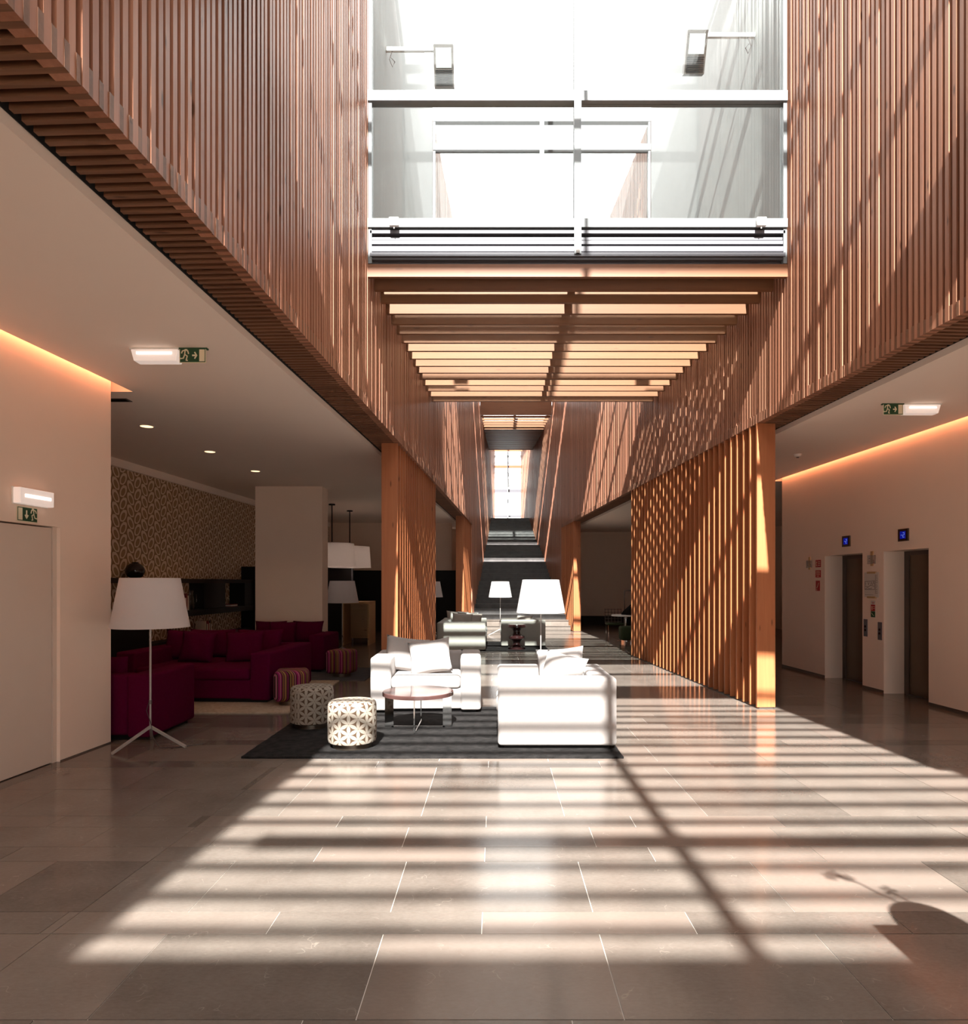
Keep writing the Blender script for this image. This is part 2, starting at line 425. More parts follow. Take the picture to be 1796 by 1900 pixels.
# ------------------------------------------------------------------ upper cladding, both sides
PITCH, SW, SD = 0.072, 0.041, 0.085
def ztop(y):
    if y < YA0: return 5.56
    if y < YA1: return ZT
    if y < YB0: return 5.56
    if y < YB1: return ZT
    if y < 34.0: return 8.8
    return 9.56
def clad(side):
    X, A, sg = (XL, AL, -1) if side == 'left' else (XR, AR, 1)
    ylow = 23.0 if side == 'left' else 24.6
    bk = MB()
    def seg(y0, y1, z0, z1, o0, o1):
        P = [(X(y0)+sg*o0, y0), (X(y0)+sg*o1, y0), (X(y1)+sg*o1, y1), (X(y1)+sg*o0, y1)]
        if sg < 0: P.reverse()
        bk.prism(P, z0, z1)
    for y0, y1 in ((-4.9, YA0), (YA0, YA1), (YA1, YB0), (YB0, ylow)): seg(y0, y1, ZS+0.13, ztop(y0)+0.02, 0.09, 0.15)
    for y0, y1 in ((ylow, YB1), (YB1, 34.0), (34.0, 40.5)): seg(y0, y1, 0.0, ztop(y0)+0.02, 0.09, 0.15)
    w = struct(bk.build('wall_upper_'+side, 'backing_board'), 'tall larch slat cladding on the %s side of the atrium' % side, 'wall')
    MBs = MB()
    def sof(y0, y1):
        P = [(X(y0)+sg*0.09, y0), (X(y0)+sg*0.75, y0), (X(y1)+sg*0.75, y1), (X(y1)+sg*0.09, y1)]
        if sg < 0: P.reverse()
        MBs.prism(P, ZS+0.13, ZS+0.17)
    sof(-4.9, ylow)
    e0, e1 = -4.9, ylow
    P = [(X(e0)+sg*0.434, e0), (X(e0)+sg*0.4395, e0), (X(e1)+sg*0.4395, e1), (X(e1)+sg*0.434, e1)]
    if sg < 0: P.reverse()
    MBs.prism(P, ZS+0.012, ZS+0.14)
    MBs.build('soffit_shade_board', 'cavity_shade', w)  # dark boards paint the shadow gap over the slats and along the plaster edge
    cache = {}
    def slat_mesh(z0, z1):
        k = (z0, z1)
        if k not in cache:
            cache[k] = MB().box(*( (-SD, 0) if sg < 0 else (0, SD)), -SW/2, SW/2, 0, z1-z0).mesh('slat', 'larch_slat')
        return cache[k]
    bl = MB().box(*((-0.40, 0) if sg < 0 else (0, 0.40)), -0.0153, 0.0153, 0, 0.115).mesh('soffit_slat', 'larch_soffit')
    far = MB(); farb = MB(); y = 1.9; n = 0
    while y < 40.4:
        z0 = 0.0 if y > ylow else ZS; z1 = ztop(y)
        jit = random.uniform(-0.0045, 0.0045)
        if n < 290:
            link('slat', slat_mesh(z0, z1), w, (X(y)+jit, y, z0), A)
        else:
            far.box(*((-SD, 0) if sg < 0 else (0, SD)), -SW/2, SW/2, z0, z1, Matrix.Translation((X(y)+jit, y, 0)) @ Matrix.Rotation(A, 4, 'Z'))
        yb = y + PITCH/2
        if yb < ylow:
            mt = Matrix.Translation((X(yb), yb, ZS)) @ Matrix.Rotation(A, 4, 'Z')
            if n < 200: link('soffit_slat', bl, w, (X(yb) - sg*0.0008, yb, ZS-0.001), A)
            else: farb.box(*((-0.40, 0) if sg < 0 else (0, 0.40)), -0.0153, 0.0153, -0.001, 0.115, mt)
        y += PITCH; n += 1
    o = far.build('far_slats', 'larch_slat', w); o['kind'] = 'stuff'
    if farb.v: o = farb.build('far_soffit_slats', 'larch_soffit', w); o['kind'] = 'stuff'
    # board over the slat tops of each tall box
    return w
WL = clad('left'); WR = clad('right')

# ------------------------------------------------------------------ slatted screens under the cladding
def screen(label, X, A, sg, y0, y1, pitch=0.205):
    D = 0.24; root = thing('slat_screen', label, 'screen', (X(y0), y0, 0), A)
    me = MB().box(*((-D, 0) if sg < 0 else (0, D)), 0, 0.038, 0.015, ZS).mesh('fin', 'pine_fin', bevel=0.003, seg=1)
    L = (y1-y0)/math.cos(A)
    MB().box(*((-D+0.03, -0.03) if sg < 0 else (0.03, D-0.03)), 0, L, 0, 0.016).build('base_rail', 'steel_dark', root)
    s = 0.0
    while s < L:
        link('fin', me, root, (0, s, 0)); s += pitch
    return root
screen('orange pine fin screen behind the cushioned white armchair', lambda y: XL(y)-0.03, AL, -1, 9.72, 14.0)
screen('long orange pine fin screen beside the elevator lobby', lambda y: XR(y)+0.0, AR, 1, 8.52, 14.75)
screen('short orange pine fin screen by the stair, left of the small lamp', lambda y: XL(y)-0.03, AL, -1, 20.2, 22.9)
screen('short orange pine fin screen by the stair foot, next to the sunlit step', lambda y: XR(y)+0.0, AR, 1, 22.0, 24.5)

# ------------------------------------------------------------------ ceilings of the side rooms
def slab_poly(mb, P, z0, z1): mb.prism(P, z0, z1)
cl = MB()
EL = lambda y: XL(y)-0.44
SLW = lambda y: XW(y)+0.07
slab_poly(cl, [(SLW(-5), -5), (EL(-5), -5), (EL(6.95), 6.95), (SLW(6.95), 6.95)], ZC, ZC+0.22)
slab_poly(cl, [(-8.2, 6.95), (EL(6.95), 6.95), (EL(27), 27), (-8.2, 27)], ZC, ZC+0.22)
slab_poly(cl, [(-8.2, -5), (SLW(-5)+0.2, -5), (SLW(6.95)+0.2, 6.95), (-8.2, 6.95)], ZC+0.36, ZC+0.42)
slab_poly(cl, [(SLW(-5)+0.14, -5), (SLW(-5)+0.2, -5), (SLW(6.95)+0.2, 6.95), (SLW(6.95)+0.14, 6.95)], ZC+0.22, ZC+0.36)
slab_poly(cl, [(-8.2, 6.95), (SLW(6.95)+0.2, 6.95), (SLW(6.95)+0.2, 7.0), (-8.2, 7.0)], ZC+0.22, ZC+0.42)
ceilL = struct(cl.build('ceiling', 'ceiling_paint'), 'pale plaster ceiling over the lounge with a cove slot', 'ceiling')
cr = MB()
ER = lambda y: XR(y)+0.44
SRW = lambda y: XE(y)-0.07
slab_poly(cr, [(ER(-5), -5), (SRW(-5), -5), (SRW(13.05), 13.05), (ER(13.05), 13.05)], ZC, ZC+0.22)
slab_poly(cr, [(ER(13.05), 13.05), (10.2, 13.05), (10.2, 27), (ER(27), 27)], ZC, ZC+0.22)
slab_poly(cr, [(SRW(-5)-0.2, -5), (7.5, -5), (7.5, 13.05), (SRW(13.05)-0.2, 13.05)], ZC+0.36, ZC+0.42)
slab_poly(cr, [(SRW(-5)-0.2, -5), (SRW(-5)-0.14, -5), (SRW(13.05)-0.14, 13.05), (SRW(13.05)-0.2, 13.05)], ZC+0.22, ZC+0.36)
slab_poly(cr, [(SRW(13.05)-0.2, 13.05), (10.2, 13.05), (10.2, 13.1), (SRW(13.05)-0.2, 13.1)], ZC+0.22, ZC+0.42)
ceilR = struct(cr.build('ceiling', 'ceiling_paint'), 'pale plaster ceiling over the elevator lobby with a cove slot', 'ceiling')
for nm, X, y0, y1, sg, wh in (('left', SLW, -4.5, 6.85, 1, 'plaster wall with the door'), ('right', SRW, -4.5, 12.95, -1, 'elevator wall')):
    c = thing('cove_light', 'warm orange cove light hidden in the ceiling slot above the ' + wh, 'light')
    MB().tube([(X(y0)+-sg*0.018, y0, ZC+0.13), (X(y1)-sg*0.018, y1, ZC+0.13)], 0.012, 6).build('light_strip', 'cove_glow', c)
    MB().prism([(X(y0)-sg*0.003-0.003, y0), (X(y0)-sg*0.003+0.003, y0), (X(y1)-sg*0.003+0.003, y1), (X(y1)-sg*0.003-0.003, y1)], ZC+0.10, ZC+0.16).build('tray', 'white_metal', c)

# ------------------------------------------------------------------ plaster wall with the door
def wseg(mb, X, y0, y1, o0, o1, z0, z1):
    mb.prism([(X(y0)+min(o0,o1), y0), (X(y0)+max(o0,o1), y0), (X(y1)+max(o0,o1), y1), (X(y1)+min(o0,o1), y1)], z0, z1)
DY0, DY1, DZ = 5.03, 5.99, 2.10
wl = MB()
wseg(wl, XW, -5, DY0, -0.22, 0, 0, ZC+0.36); wseg(wl, XW, DY1, 6.7, -0.22, 0, 0, ZC+0.36); wseg(wl, XW, DY0, DY1, -0.22, 0, DZ, ZC+0.36)
struct(wl.build('wall_left', 'plaster'), 'smooth beige plaster wall with a flush door', 'wall')
d = struct(link('door_1', None), 'flush beige door in the plaster wall', 'door')
m = MB(); wseg(m, XW, DY0+0.012, DY1-0.058, -0.09, -0.035, 0.008, DZ-0.012); m.build('door_leaf', 'door_paint', d)
m = MB(); wseg(m, XW, DY1-0.05, DY1, -0.2, -0.030, 0, DZ); wseg(m, XW, DY0, DY1, -0.22, -0.20, 0, DZ); m.build('door_frame', 'door_paint', d)
m = MB(); wseg(m, XW, -4.9, DY0, 0, 0.004, 0, 0.012); wseg(m, XW, DY1, 6.7, 0, 0.004, 0, 0.012); struct(m.build('baseboard_left', 'skirting'), 'thin dark skirting line below the plaster wall', 'baseboard')

# ------------------------------------------------------------------ elevator wall
OPEN = [(10.20, 11.27), (8.74, 9.68)]; OZ = 2.06; RD = 0.31
we = MB(); ye = [-5, 8.74, 9.68, 10.20, 11.27, 12.8]
for y0, y1 in ((-5, 8.74), (9.68, 10.20), (11.27, 12.8)): wseg(we, XE, y0, y1, 0, 0.42, 0, ZC+0.36)
for y0, y1 in OPEN: wseg(we, XE, y0, y1, 0, 0.42, OZ, ZC+0.36)
struct(we.build('wall_right', 'plaster'), 'beige plaster wall with two elevator recesses', 'wall')
m = MB()
for y0, y1 in ((-4.9, 8.74), (9.68, 10.20), (11.27, 12.8)): wseg(m, XE, y0, y1, -0.006, 0, 0, 0.045)
struct(m.build('baseboard_right', 'skirting'), 'thin dark skirting below the elevator wall', 'baseboard')
for (y0, y1), lb in zip(OPEN, ('brushed steel elevator doors beside the red fire signs', 'brushed steel elevator doors beyond the floor plan plate, in the other recess')):
    e = thing('elevator', lb, 'elevator')
    ym = (y0+y1)/2 - 0.12
    for a, b in ((y0+0.10, ym-0.002), (ym+0.002, y1-0.10)):
        m = MB(); wseg(m, XE, a, b, RD, RD+0.03, 0.01, OZ-0.06); m.build('door_panel', 'steel_brushed', e)
    m = MB(); wseg(m, XE, y0+0.002, y0+0.10, RD-0.015, RD+0.05, 0, OZ-0.002); m.build('jamb', 'steel_dark', e)
    m = MB(); wseg(m, XE, y1-0.10, y1-0.002, RD-0.015, RD+0.05, 0, OZ-0.002); m.build('jamb', 'steel_dark', e)
    m = MB(); wseg(m, XE, y0+0.10, y1-0.10, RD-0.015, RD+0.05, OZ-0.06, OZ-0.002); m.build('header', 'steel_dark', e)
    m = MB(); wseg(m, XE, y0+0.10, y1-0.10, RD-0.05, RD+0.05, 0.0, 0.01); m.build('threshold', 'steel_dark', e)

# ------------------------------------------------------------------ other room walls
struct(MB().box(-8.2, -2.2, -5.1, -5.0, 0, 5.7).box(5.4, 10.2, -5.1, -5.0, 0, 5.7).box(-2.2, 5.4, -5.1, -5.0, 3.2, 5.7).build('wall_back', 'plaster'), 'plaster wall around the added glazed entrance', 'wall')
en = struct(link('window_6', None), 'unseen glazed entrance added to supply daylight', 'window')  # unseen glazing, added to let daylight in from behind the camera
for k in range(5): MB().box(-2.2+1.88*k, -2.12+1.88*k, -5.09, -5.01, 0, 3.2).build('mullion', 'steel_dark', en)
for k in range(4): MB().box(-2.11+1.88*k, -0.33+1.88*k, -5.055, -5.045, 0.02, 3.2).build('pane', 'glass', en)
struct(MB().box(-30, 30, -45, -5.12, -0.2, -0.02).build('ground_outside', 'pavement'), 'unseen paved forecourt added to bounce daylight into the entrance', 'ground')  # added ground, bounces sunlight in through the entrance
wp = MB(); wseg(wp, XP, 6.3, 24.6, -0.15, 0, 0, ZC)
wpw = struct(wp.build('wall_lounge', 'wallpaper'), 'brown pebble patterned wallpaper wall behind the shelving', 'wall')
m = MB(); wseg(m, XP, 7.0, 24.4, 0.0, 0.05, ZC-0.13, ZC-0.0); struct(m.build('trim_1', 'ceiling_paint'), 'pale cornice along the top of the wallpaper', 'trim')
struct(MB().box(-6.5, -4.05, 6.15, 6.3, 0, ZC+0.3).build('wall_lounge_end', 'plaster'), 'plaster return wall of the lounge', 'wall')
struct(MB().box(-6.4, -0.95, 24.6, 24.75, 0, ZC).build('wall_lounge_far', 'plaster'), 'brown shaded plaster wall at the far end of the lounge', 'wall')
struct(MB().box(2.6, 10.2, 26.0, 26.2, 0, ZC).build('wall_bar_far', 'plaster'), 'brown shaded plaster wall at the far end of the bar side', 'wall')
struct(MB().box(2.6, 10.0, 25.5, 25.99, 0, 0.33).build('trim_2', 'wenge'), 'low dark plinth along the far plaster wall', 'trim')
struct(MB().box(9.9, 10.1, 12.9, 26.0, 0, ZC).build('wall_bar_side', 'plaster'), 'plaster side wall of the bar', 'wall')
struct(MB().box(5.55, 10.0, 12.8, 12.95, 0, ZC+0.3).build('wall_bar_end', 'plaster'), 'plaster return wall behind the elevators', 'wall')
struct(MB().box(-4.95, -3.57, 13.75, 14.2, 0, ZC).build('column', 'plaster'), 'broad square plaster column behind the plum sofas', 'column')

# ------------------------------------------------------------------ glazed boxes and roofs
def glass_wall(idx, Y, label, zs=(5.76, 7.23, 8.72, 10.21)):
    w = struct(link('window_%d' % idx, None), label, 'window')
    a, b = XL(Y)+0.005, XR(Y)-0.005; c = (a+b)/2
    MB().box(a, a+0.04, Y-0.05, Y+0.05, 5.3, ZT).build('side_frame', 'aluminium', w)
    MB().box(b-0.04, b, Y-0.05, Y+0.05, 5.3, ZT).build('side_frame', 'aluminium', w)
    MB().box(c-0.04, c+0.04, Y-0.075, Y+0.04, 5.40, ZT).build('mullion', 'aluminium', w)
    for k, z in enumerate(zs):
        h = 0.05 if k == 0 else 0.058
        MB().box(a, b, Y-0.07, Y+0.05, z-h, z+h).build('transom', 'aluminium', w)
    MB().box(a, b, Y-0.06, Y+0.06, ZT-0.08, ZT).build('head_frame', 'aluminium', w)
    for k, z in enumerate(zs):
        z1 = zs[k+1]-0.058 if k < 3 else ZT-0.08
        for p, q in ((a+0.04, c-0.04), (c+0.04, b-0.04)):
            MB().box(p, q, Y-0.004, Y+0.004, z+(0.05 if k == 0 else 0.058), z1).build('pane', 'glass', w)
    # louvred spandrel under the sill
    MB().box(a, b, Y+0.03, Y+0.09, 5.30, 5.71).build('spandrel_panel', 'aluminium_grey', w)
    for z, dy, hh in ((5.665, 0.05, 0.018), (5.60, 0.02, 0.016), (5.55, 0.035, 0.02), (5.47, 0.045, 0.03), (5.40, 0.06, 0.022), (5.365, 0.03, 0.012)):
        MB().box(a+0.02, b-0.02, Y-dy, Y+0.03, z-hh, z+hh).build('louver', 'aluminium_grey', w)
    MB().box(c-0.02, c+0.02, Y-0.09, Y-0.05, 5.40, 5.44).build('latch', 'steel_dark', w)
    return w
glass_wall(1, YA1, 'tall aluminium framed glass wall above the first wooden beams')
glass_wall(2, YA0, 'aluminium framed glass wall of the light box over the lobby', (5.76, 7.70, 9.2, 10.4))
glass_wall(3, YB0, 'second tall aluminium framed glass wall seen through the first')

def pergola(label, y0, n, step, th, hh, z0):
    r = thing('beam_ceiling', label, 'beams')
    for k in range(n):
        y = y0 + k*step
        MB().prism([(XL(y)+0.004, y), (XR(y)-0.004, y), (XR(y+th)-0.004, y+th), (XL(y+th)+0.004, y+th)], z0, z0+hh).build('beam', 'pine_beam', r)
    return r
pergola('row of pine beams under the low skylight', 7.72, 16, 0.352, 0.055, 0.145, 5.14)
pergola('row of slender pine beams under the skylight over the entrance', -2.437, 17, 0.352, 0.05, 0.055, 5.19)

def skylight(label, y0, y1, z, ny, centre_w=0.09):
    s = thing('skylight', label, 'skylight')
    MB().prism([((XL(y0)+XR(y0))/2-centre_w/2, y0), ((XL(y0)+XR(y0))/2+centre_w/2, y0), ((XL(y1)+XR(y1))/2+centre_w/2, y1), ((XL(y1)+XR(y1))/2-centre_w/2, y1)], z-0.04, z+0.05).build('ridge_bar', 'aluminium', s)
    for k in range(ny):
        ya = y0 + (y1-y0)*k/ny; yb = y0 + (y1-y0)*(k+1)/ny
        for sd_ in (0, 1):
            f = (lambda y: XL(y)) if sd_ == 0 else (lambda y: (XL(y)+XR(y))/2)
            g = (lambda y: (XL(y)+XR(y))/2) if sd_ == 0 else (lambda y: XR(y))
            MB().prism([(f(ya)+0.05, ya+0.004), (g(ya)-0.05, ya+0.004), (g(yb)-0.05, yb-0.004), (f(yb)+0.05, yb-0.004)], z, z+0.01).build('pane', 'glass', s)
    for X_, sg in ((XL, 1), (XR, -1)):
        p = sorted([X_(y0), X_(y0)+sg*0.05]); q = sorted([X_(y1), X_(y1)+sg*0.05])
        MB().prism([(p[0], y0), (p[1], y0), (q[1], y1), (q[0], y1)], z-0.02, z+0.04).build('edge_bar', 'aluminium', s)
    return s
skylight('low glazed skylight above the pine beams', YA1+0.1, YB0-0.02, 5.44, 3)
skylight('low glazed skylight above the slender entrance beams', -2.98, YA0-0.02, 5.44, 3, 0.11)
skylight('high glazed roof of the light box', YA0+0.02, YA1-0.02, ZT+0.06, 2)

def roof_slab(name, y0, y1, z0, z1, mat, label):
    return struct(MB().prism([(XL(y0)-0.15, y0), (XR(y0)+0.15, y0), (XR(y1)+0.15, y1), (XL(y1)-0.15, y1)], z0, z1).build(name, mat), label, 'roof')
roof_slab('roof_entrance', -5.0, -3.0, 5.3, 5.6, 'ceiling_paint', 'solid flat roof over the entrance')
MB().box(XL(-1.5)+0.3, XR(-1.5), -1.62, -1.44, 5.36, 5.42).build('shadow_bar', 'aluminium', bpy.data.objects['skylight.001'])  # unseen bar, added to cast the thick dark band on the floor
MB().box(XL(4)+0.005, XR(4)-0.005, 3.75, 4.30, 5.40, 5.80).build('shadow_box', 'aluminium_grey', bpy.data.objects['window_2'])  # unseen block, added to widen the shadow band below
# roof of the second light box with two narrow slots; first part frosted to look bright
for k, (a, b) in enumerate(((YB0, 20.35), (20.85, 23.75), (24.25, 24.95))):
    roof_slab('roof_light_box', a, b, ZT, ZT+(0.02 if k == 0 else 0.2), 'frosted_panel' if k == 0 else 'ceiling_paint', 'roof of the second light box, %s' % ('part frosted to brighten the view by the glass wall', 'between its two slots', 'over the stair')[k])
# white rendered walls rising outside on both sides of the low roofs
for y0, y1, nm in ((YA1+0.12, YB0-0.06, 'above the pine beam skylight'), (-5.0, YA0-0.06, 'above the entrance skylight')):
    for X_, sg, sd_ in ((XL, -1, 'left'), (XR, 1, 'right')):
        p = sorted([X_(y0), X_(y0)+sg*0.3]); q = sorted([X_(y1), X_(y1)+sg*0.3])
        struct(MB().prism([(p[0], y0), (p[1], y0), (q[1], y1), (q[0], y1)], 5.6, 11.2).build('wall_exterior_'+sd_, 'white_render'), 'white rendered outside wall on the %s %s' % (sd_, nm), 'wall')

# far part: lower slatted ceiling over the stair, end glazing
fc = struct(MB().prism([(XL(29.4), 29.4), (XR(29.4), 29.4), (XR(34), 34), (XL(34), 34)], 8.46, 8.7).build('ceiling_stair', 'backing_board'), 'pine slat ceiling over the top of the stair', 'ceiling')
y = 29.45
while y < 34.0:
    MB().prism([(XL(y)+0.01, y), (XR(y)-0.01, y), (XR(y+0.09)-0.01, y+0.09), (XL(y+0.09)+0.01, y+0.09)], 8.38, 8.46).build('slat', 'pine_beam', fc); y += 0.17
fb = thing('beam_ceiling', 'small row of glowing pine beams high over the stair', 'beams')
for k in range(6):
    y = 27.0 + k*0.42
    MB().prism([(XL(y)+0.01, y), (XR(y)-0.01, y), (XR(y+0.07)-0.01, y+0.07), (XL(y+0.07)+0.01, y+0.07)], 8.40, 8.47 if k else 8.95).build('beam', 'pine_beam', fb)
hp = struct(MB().prism([(XL(27)+0.1, 27.02), (XR(27)-0.1, 27.02), (XR(27)-0.1, 27.03), (XL(27)+0.1, 27.03)], 8.6, ZT).build('window_5', 'glass'), 'pane added to let sun through above the small high beams', 'window')  # pane put here so that sun passes on to the high beams
skylight('unseen glazed strip added to let sun onto the small high beams', 24.97, 27.0, ZT+0.05, 1)  # roof opening added to bring sun onto the high beams
skylight('small high skylight over the stair', 27.15, 29.4, 8.72, 1)
skylight('glazed roof above the stair landing', 34.05, 40.4, 9.6, 3)
lb_ = thing('beam_ceiling', 'few pine beams under the glazed roof of the landing', 'beams')
for k in range(3):
    y = 35.2 + 1.9*k
    MB().prism([(XL(y)+0.01, y), (XR(y)-0.01, y), (XR(y+0.08)-0.01, y+0.08), (XL(y+0.08)+0.01, y+0.08)], 9.3, 9.45).build('beam', 'pine_beam', lb_)
roof_slab('roof_stair_step', 33.9, 34.02, 8.38, 9.6, 'backing_board', 'upstand between the slat ceiling and the landing roof')
ew = struct(link('window_4', None), 'bright end window above the stair', 'window')
YE_ = 40.2; a, b = XL(YE_), XR(YE_); c = (a+b)/2
for z, h, mt in ((5.1, 0.06, 'aluminium'), (5.62, 0.05, 'aluminium_grey'), (7.15, 0.09, 'aluminium_grey'), (7.62, 0.24, 'frosted_panel'), (8.12, 0.12, 'frosted_panel'), (8.60, 0.07, 'pine_beam'), (8.83, 0.06, 'frosted_panel'), (9.22, 0.06, 'aluminium')):
    MB().box(a, b, YE_-0.05, YE_+0.05, z-h, z+h).build('transom', mt, ew)
MB().box(c-0.03, c+0.03, YE_-0.06, YE_+0.05, 5.05, 9.5).build('mullion', 'aluminium', ew)
for p, q in ((a, c-0.03), (c+0.03, b)): MB().box(p, q, YE_-0.004, YE_+0.004, 5.05, 9.5).build('pane', 'glass', ew)

# ------------------------------------------------------------------ staircase
st = thing('staircase', 'long dark stone staircase with sunlit lower steps', 'staircase')
N = 30; RH = 5.06/N; Y = 22.5
for k in range(N):
    tread = 0.40 if k not in (1, 9, 19) else (1.0 if k != 1 else 0.6)
    y1 = Y + tread
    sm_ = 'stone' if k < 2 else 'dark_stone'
    so = MB().prism([(XL(Y)+0.01, Y+0.02), (XR(Y)-0.01, Y+0.02), (XR(y1+0.04)-0.01, y1+0.04), (XL(y1+0.04)+0.01, y1+0.04)], RH*k if k else 0.0, RH*(k+1)-0.03).build('step', sm_, st)
    MB().prism([(XL(Y)+0.01, Y-0.005), (XR(Y)-0.01, Y-0.005), (XR(y1+0.04)-0.01, y1+0.04), (XL(y1+0.04)+0.01, y1+0.04)], RH*(k+1)-0.028, RH*(k+1)).build('tread', sm_, so)
    Y = y1
struct(MB().prism([(XL(Y), Y), (XR(Y), Y), (XR(40.5), 40.5), (XL(40.5), 40.5)], 4.8, 5.06).build('floor_landing', 'dark_stone'), 'stone landing at the top of the stair', 'floor')
struct(MB().prism([(XL(40.5)-0.1, 40.3), (XR(40.5)+0.1, 40.3), (XR(40.5)+0.1, 40.4), (XL(40.5)-0.1, 40.4)], 0, 5.06).build('wall_stair_end', 'plaster'), 'plaster wall below the landing', 'wall')

# ------------------------------------------------------------------ floodlights outside the first glass wall, small sensor boxes
def floodlight(label, X, Y, Z, sg):
    f = thing('floodlight', label, 'floodlight')
    MB().box(*sorted([X, X-sg*0.64]), Y-0.02, Y+0.02, Z+0.20, Z+0.25).build('bracket_arm', 'white_metal', f)
    bx = X - sg*0.76
    rt = Matrix.Translation((bx, Y, Z)) @ Matrix.Rotation(math.radians(24), 4, 'X')
    MB().box(-0.13, 0.13, -0.04, 0.06, -0.23, 0.23, rt).build('housing', 'steel_dark', f)
    MB().box(-0.10, 0.10, -0.046, -0.04, -0.02, 0.19, rt).build('lens', 'frosted_panel', f)
    g = MB()
    for k in range(8): g.box(-0.11, 0.11, -0.05, -0.04, -0.21+k*0.022, -0.20+k*0.022, rt)
    g.build('cooling_fins', 'black_lacquer', f)
    MB().tube([(X-sg*0.08, Y, Z+0.2), (X-sg*0.05, Y-0.02, Z+0.08), (X-sg*0.09, Y-0.02, Z-0.02), (X-sg*0.12, Y-0.02, Z+0.05), (X-sg*0.07, Y, Z+0.12)], 0.006, 6).build('cable', 'cable', f)
floodlight('floodlight on a white arm fixed to the right outside wall', XR(8.6), 8.6, 8.42, 1)
floodlight('floodlight on a white arm fixed to the left outside wall', XL(8.75), 8.75, 8.36, -1)
for u, lb in ((-1.17, 'small white sensor box at the left end of the window sill'), (3.05, 'small white sensor box at the right end of the window sill')):
    s = thing('sensor_box', lb, 'sensor', (u, YA1-0.075, 5.70))
    rbox('casing', 'plastic_white', s, -0.055, 0.055, -0.05, 0.0, 0.0, 0.10, 0.008, 2)
    MB().lathe([(0.006, -0.025), (0.009, 0.0)], 10).build('nub', 'plastic_white', s, (0, -0.025, 0))

# ------------------------------------------------------------------ seating
def armchair(name, label, cat, loc, rz, w, dp, mat, h=0.68, aw=0.25, bw=0.24, seat=0.45, ncush=1, group=None, r=0.035, plinth=True):
    """front towards local -y, x across, origin at the front centre on the floor"""
    t = thing(name, label, cat, loc, rz, group)
    z0 = 0.03
    MB().box(-w/2+0.06, w/2-0.06, 0.06, dp-0.06, 0, z0+0.02).build('plinth', 'black_lacquer', t)
    rbox('arm', mat, t, -w/2, -w/2+aw, 0, dp, z0, h, r)
    rbox('arm', mat, t, w/2-aw, w/2, 0, dp, z0, h, r)
    rbox('backrest', mat, t, -w/2+aw-0.01, w/2-aw+0.01, dp-bw, dp-0.004, z0+0.02, h-0.004, r)
    rbox('seat_base', mat, t, -w/2+aw-0.01, w/2-aw+0.01, 0.012, dp-bw+0.02, z0+0.02, seat-0.15, 0.02)
    cw = (w-2*aw)/ncush
    for k in range(ncush):
        rbox('seat_cushion', mat, t, -w/2+aw+k*cw+0.003, -w/2+aw+(k+1)*cw-0.003, -0.015, dp-bw+0.01, seat-0.155, seat, 0.045, 5)
    return t
def pillow(label, loc, rot, size, mat, th=0.16, group=None):
    n = 14; vs = []; fs = []
    for sgn in (1, -1):
        for i in range(n+1):
            for j in range(n+1):
                u, v = -1+2*i/n, -1+2*j/n
                pinch = 1 - 0.07*(1-u*u)*v*v*0 
                x = u*(1 - 0.08*(1-v*v)); z = v*(1 - 0.08*(1-u*u))
                y = sgn*th/2*((1-u**4)*(1-v**4))**0.55
                y += 0.006*math.sin(7*u+3*v)*(1-u*u)*(1-v*v)
                vs.append((x*size[0]/2, y, z*size[1]/2 + size[1]/2))
    m1 = (n+1)**2
    for q in range(2):
        for i in range(n):
            for j in range(n):
                a = q*m1+i*(n+1)+j; fs.append((a, a+1, a+n+2, a+n+1))
    me = bpy.data.meshes.new('throw_pillow'); me.from_pydata(vs, [], fs)
    bm = bmesh.new(); bm.from_mesh(me); bmesh.ops.remove_doubles(bm, verts=bm.verts, dist=0.0004); bmesh.ops.recalc_face_normals(bm, faces=bm.faces); bm.to_mesh(me); bm.free()
    me.polygons.foreach_set('use_smooth', [True]*len(me.polygons)); me.materials.append(MATS[mat])
    o = link('throw_pillow', me, None, loc, rot); return tag(o, label, 'pillow', group)
R = math.radians
# white pair on the charcoal rug
armchair('armchair', 'wide white armchair facing the coffee table, two white pillows on it', 'armchair', (-0.85, 8.10, 0.022), R(2), 1.34, 0.98, 'white_linen')
pillow('white throw pillow leaning in the corner of the wide white armchair', (-1.18, 8.55, 0.47), (R(-16), R(8), R(6)), (0.56, 0.45), 'white_linen', 0.17)
pillow('white throw pillow resting in front of another on the wide white armchair', (-0.80, 8.33, 0.47), (R(-18), R(-9), R(-4)), (0.54, 0.44), 'white_linen', 0.16)
armchair('armchair', 'boxy white armchair with striped sunlight on its side panel', 'armchair', (0.02, 6.90, 0.022), R(-90), 1.12, 1.13, 'white_linen', aw=0.22, bw=0.22)
pillow('white throw pillow standing on the boxy sunlit armchair', (0.60, 6.72, 0.47), (R(-18), R(8), R(-40)), (0.50, 0.44), 'white_linen', 0.18)
pillow('white throw pillow leaning on the far arm of the boxy sunlit armchair', (0.70, 7.10, 0.47), (R(-14), R(-6), R(-15)), (0.52, 0.45), 'white_linen', 0.17)
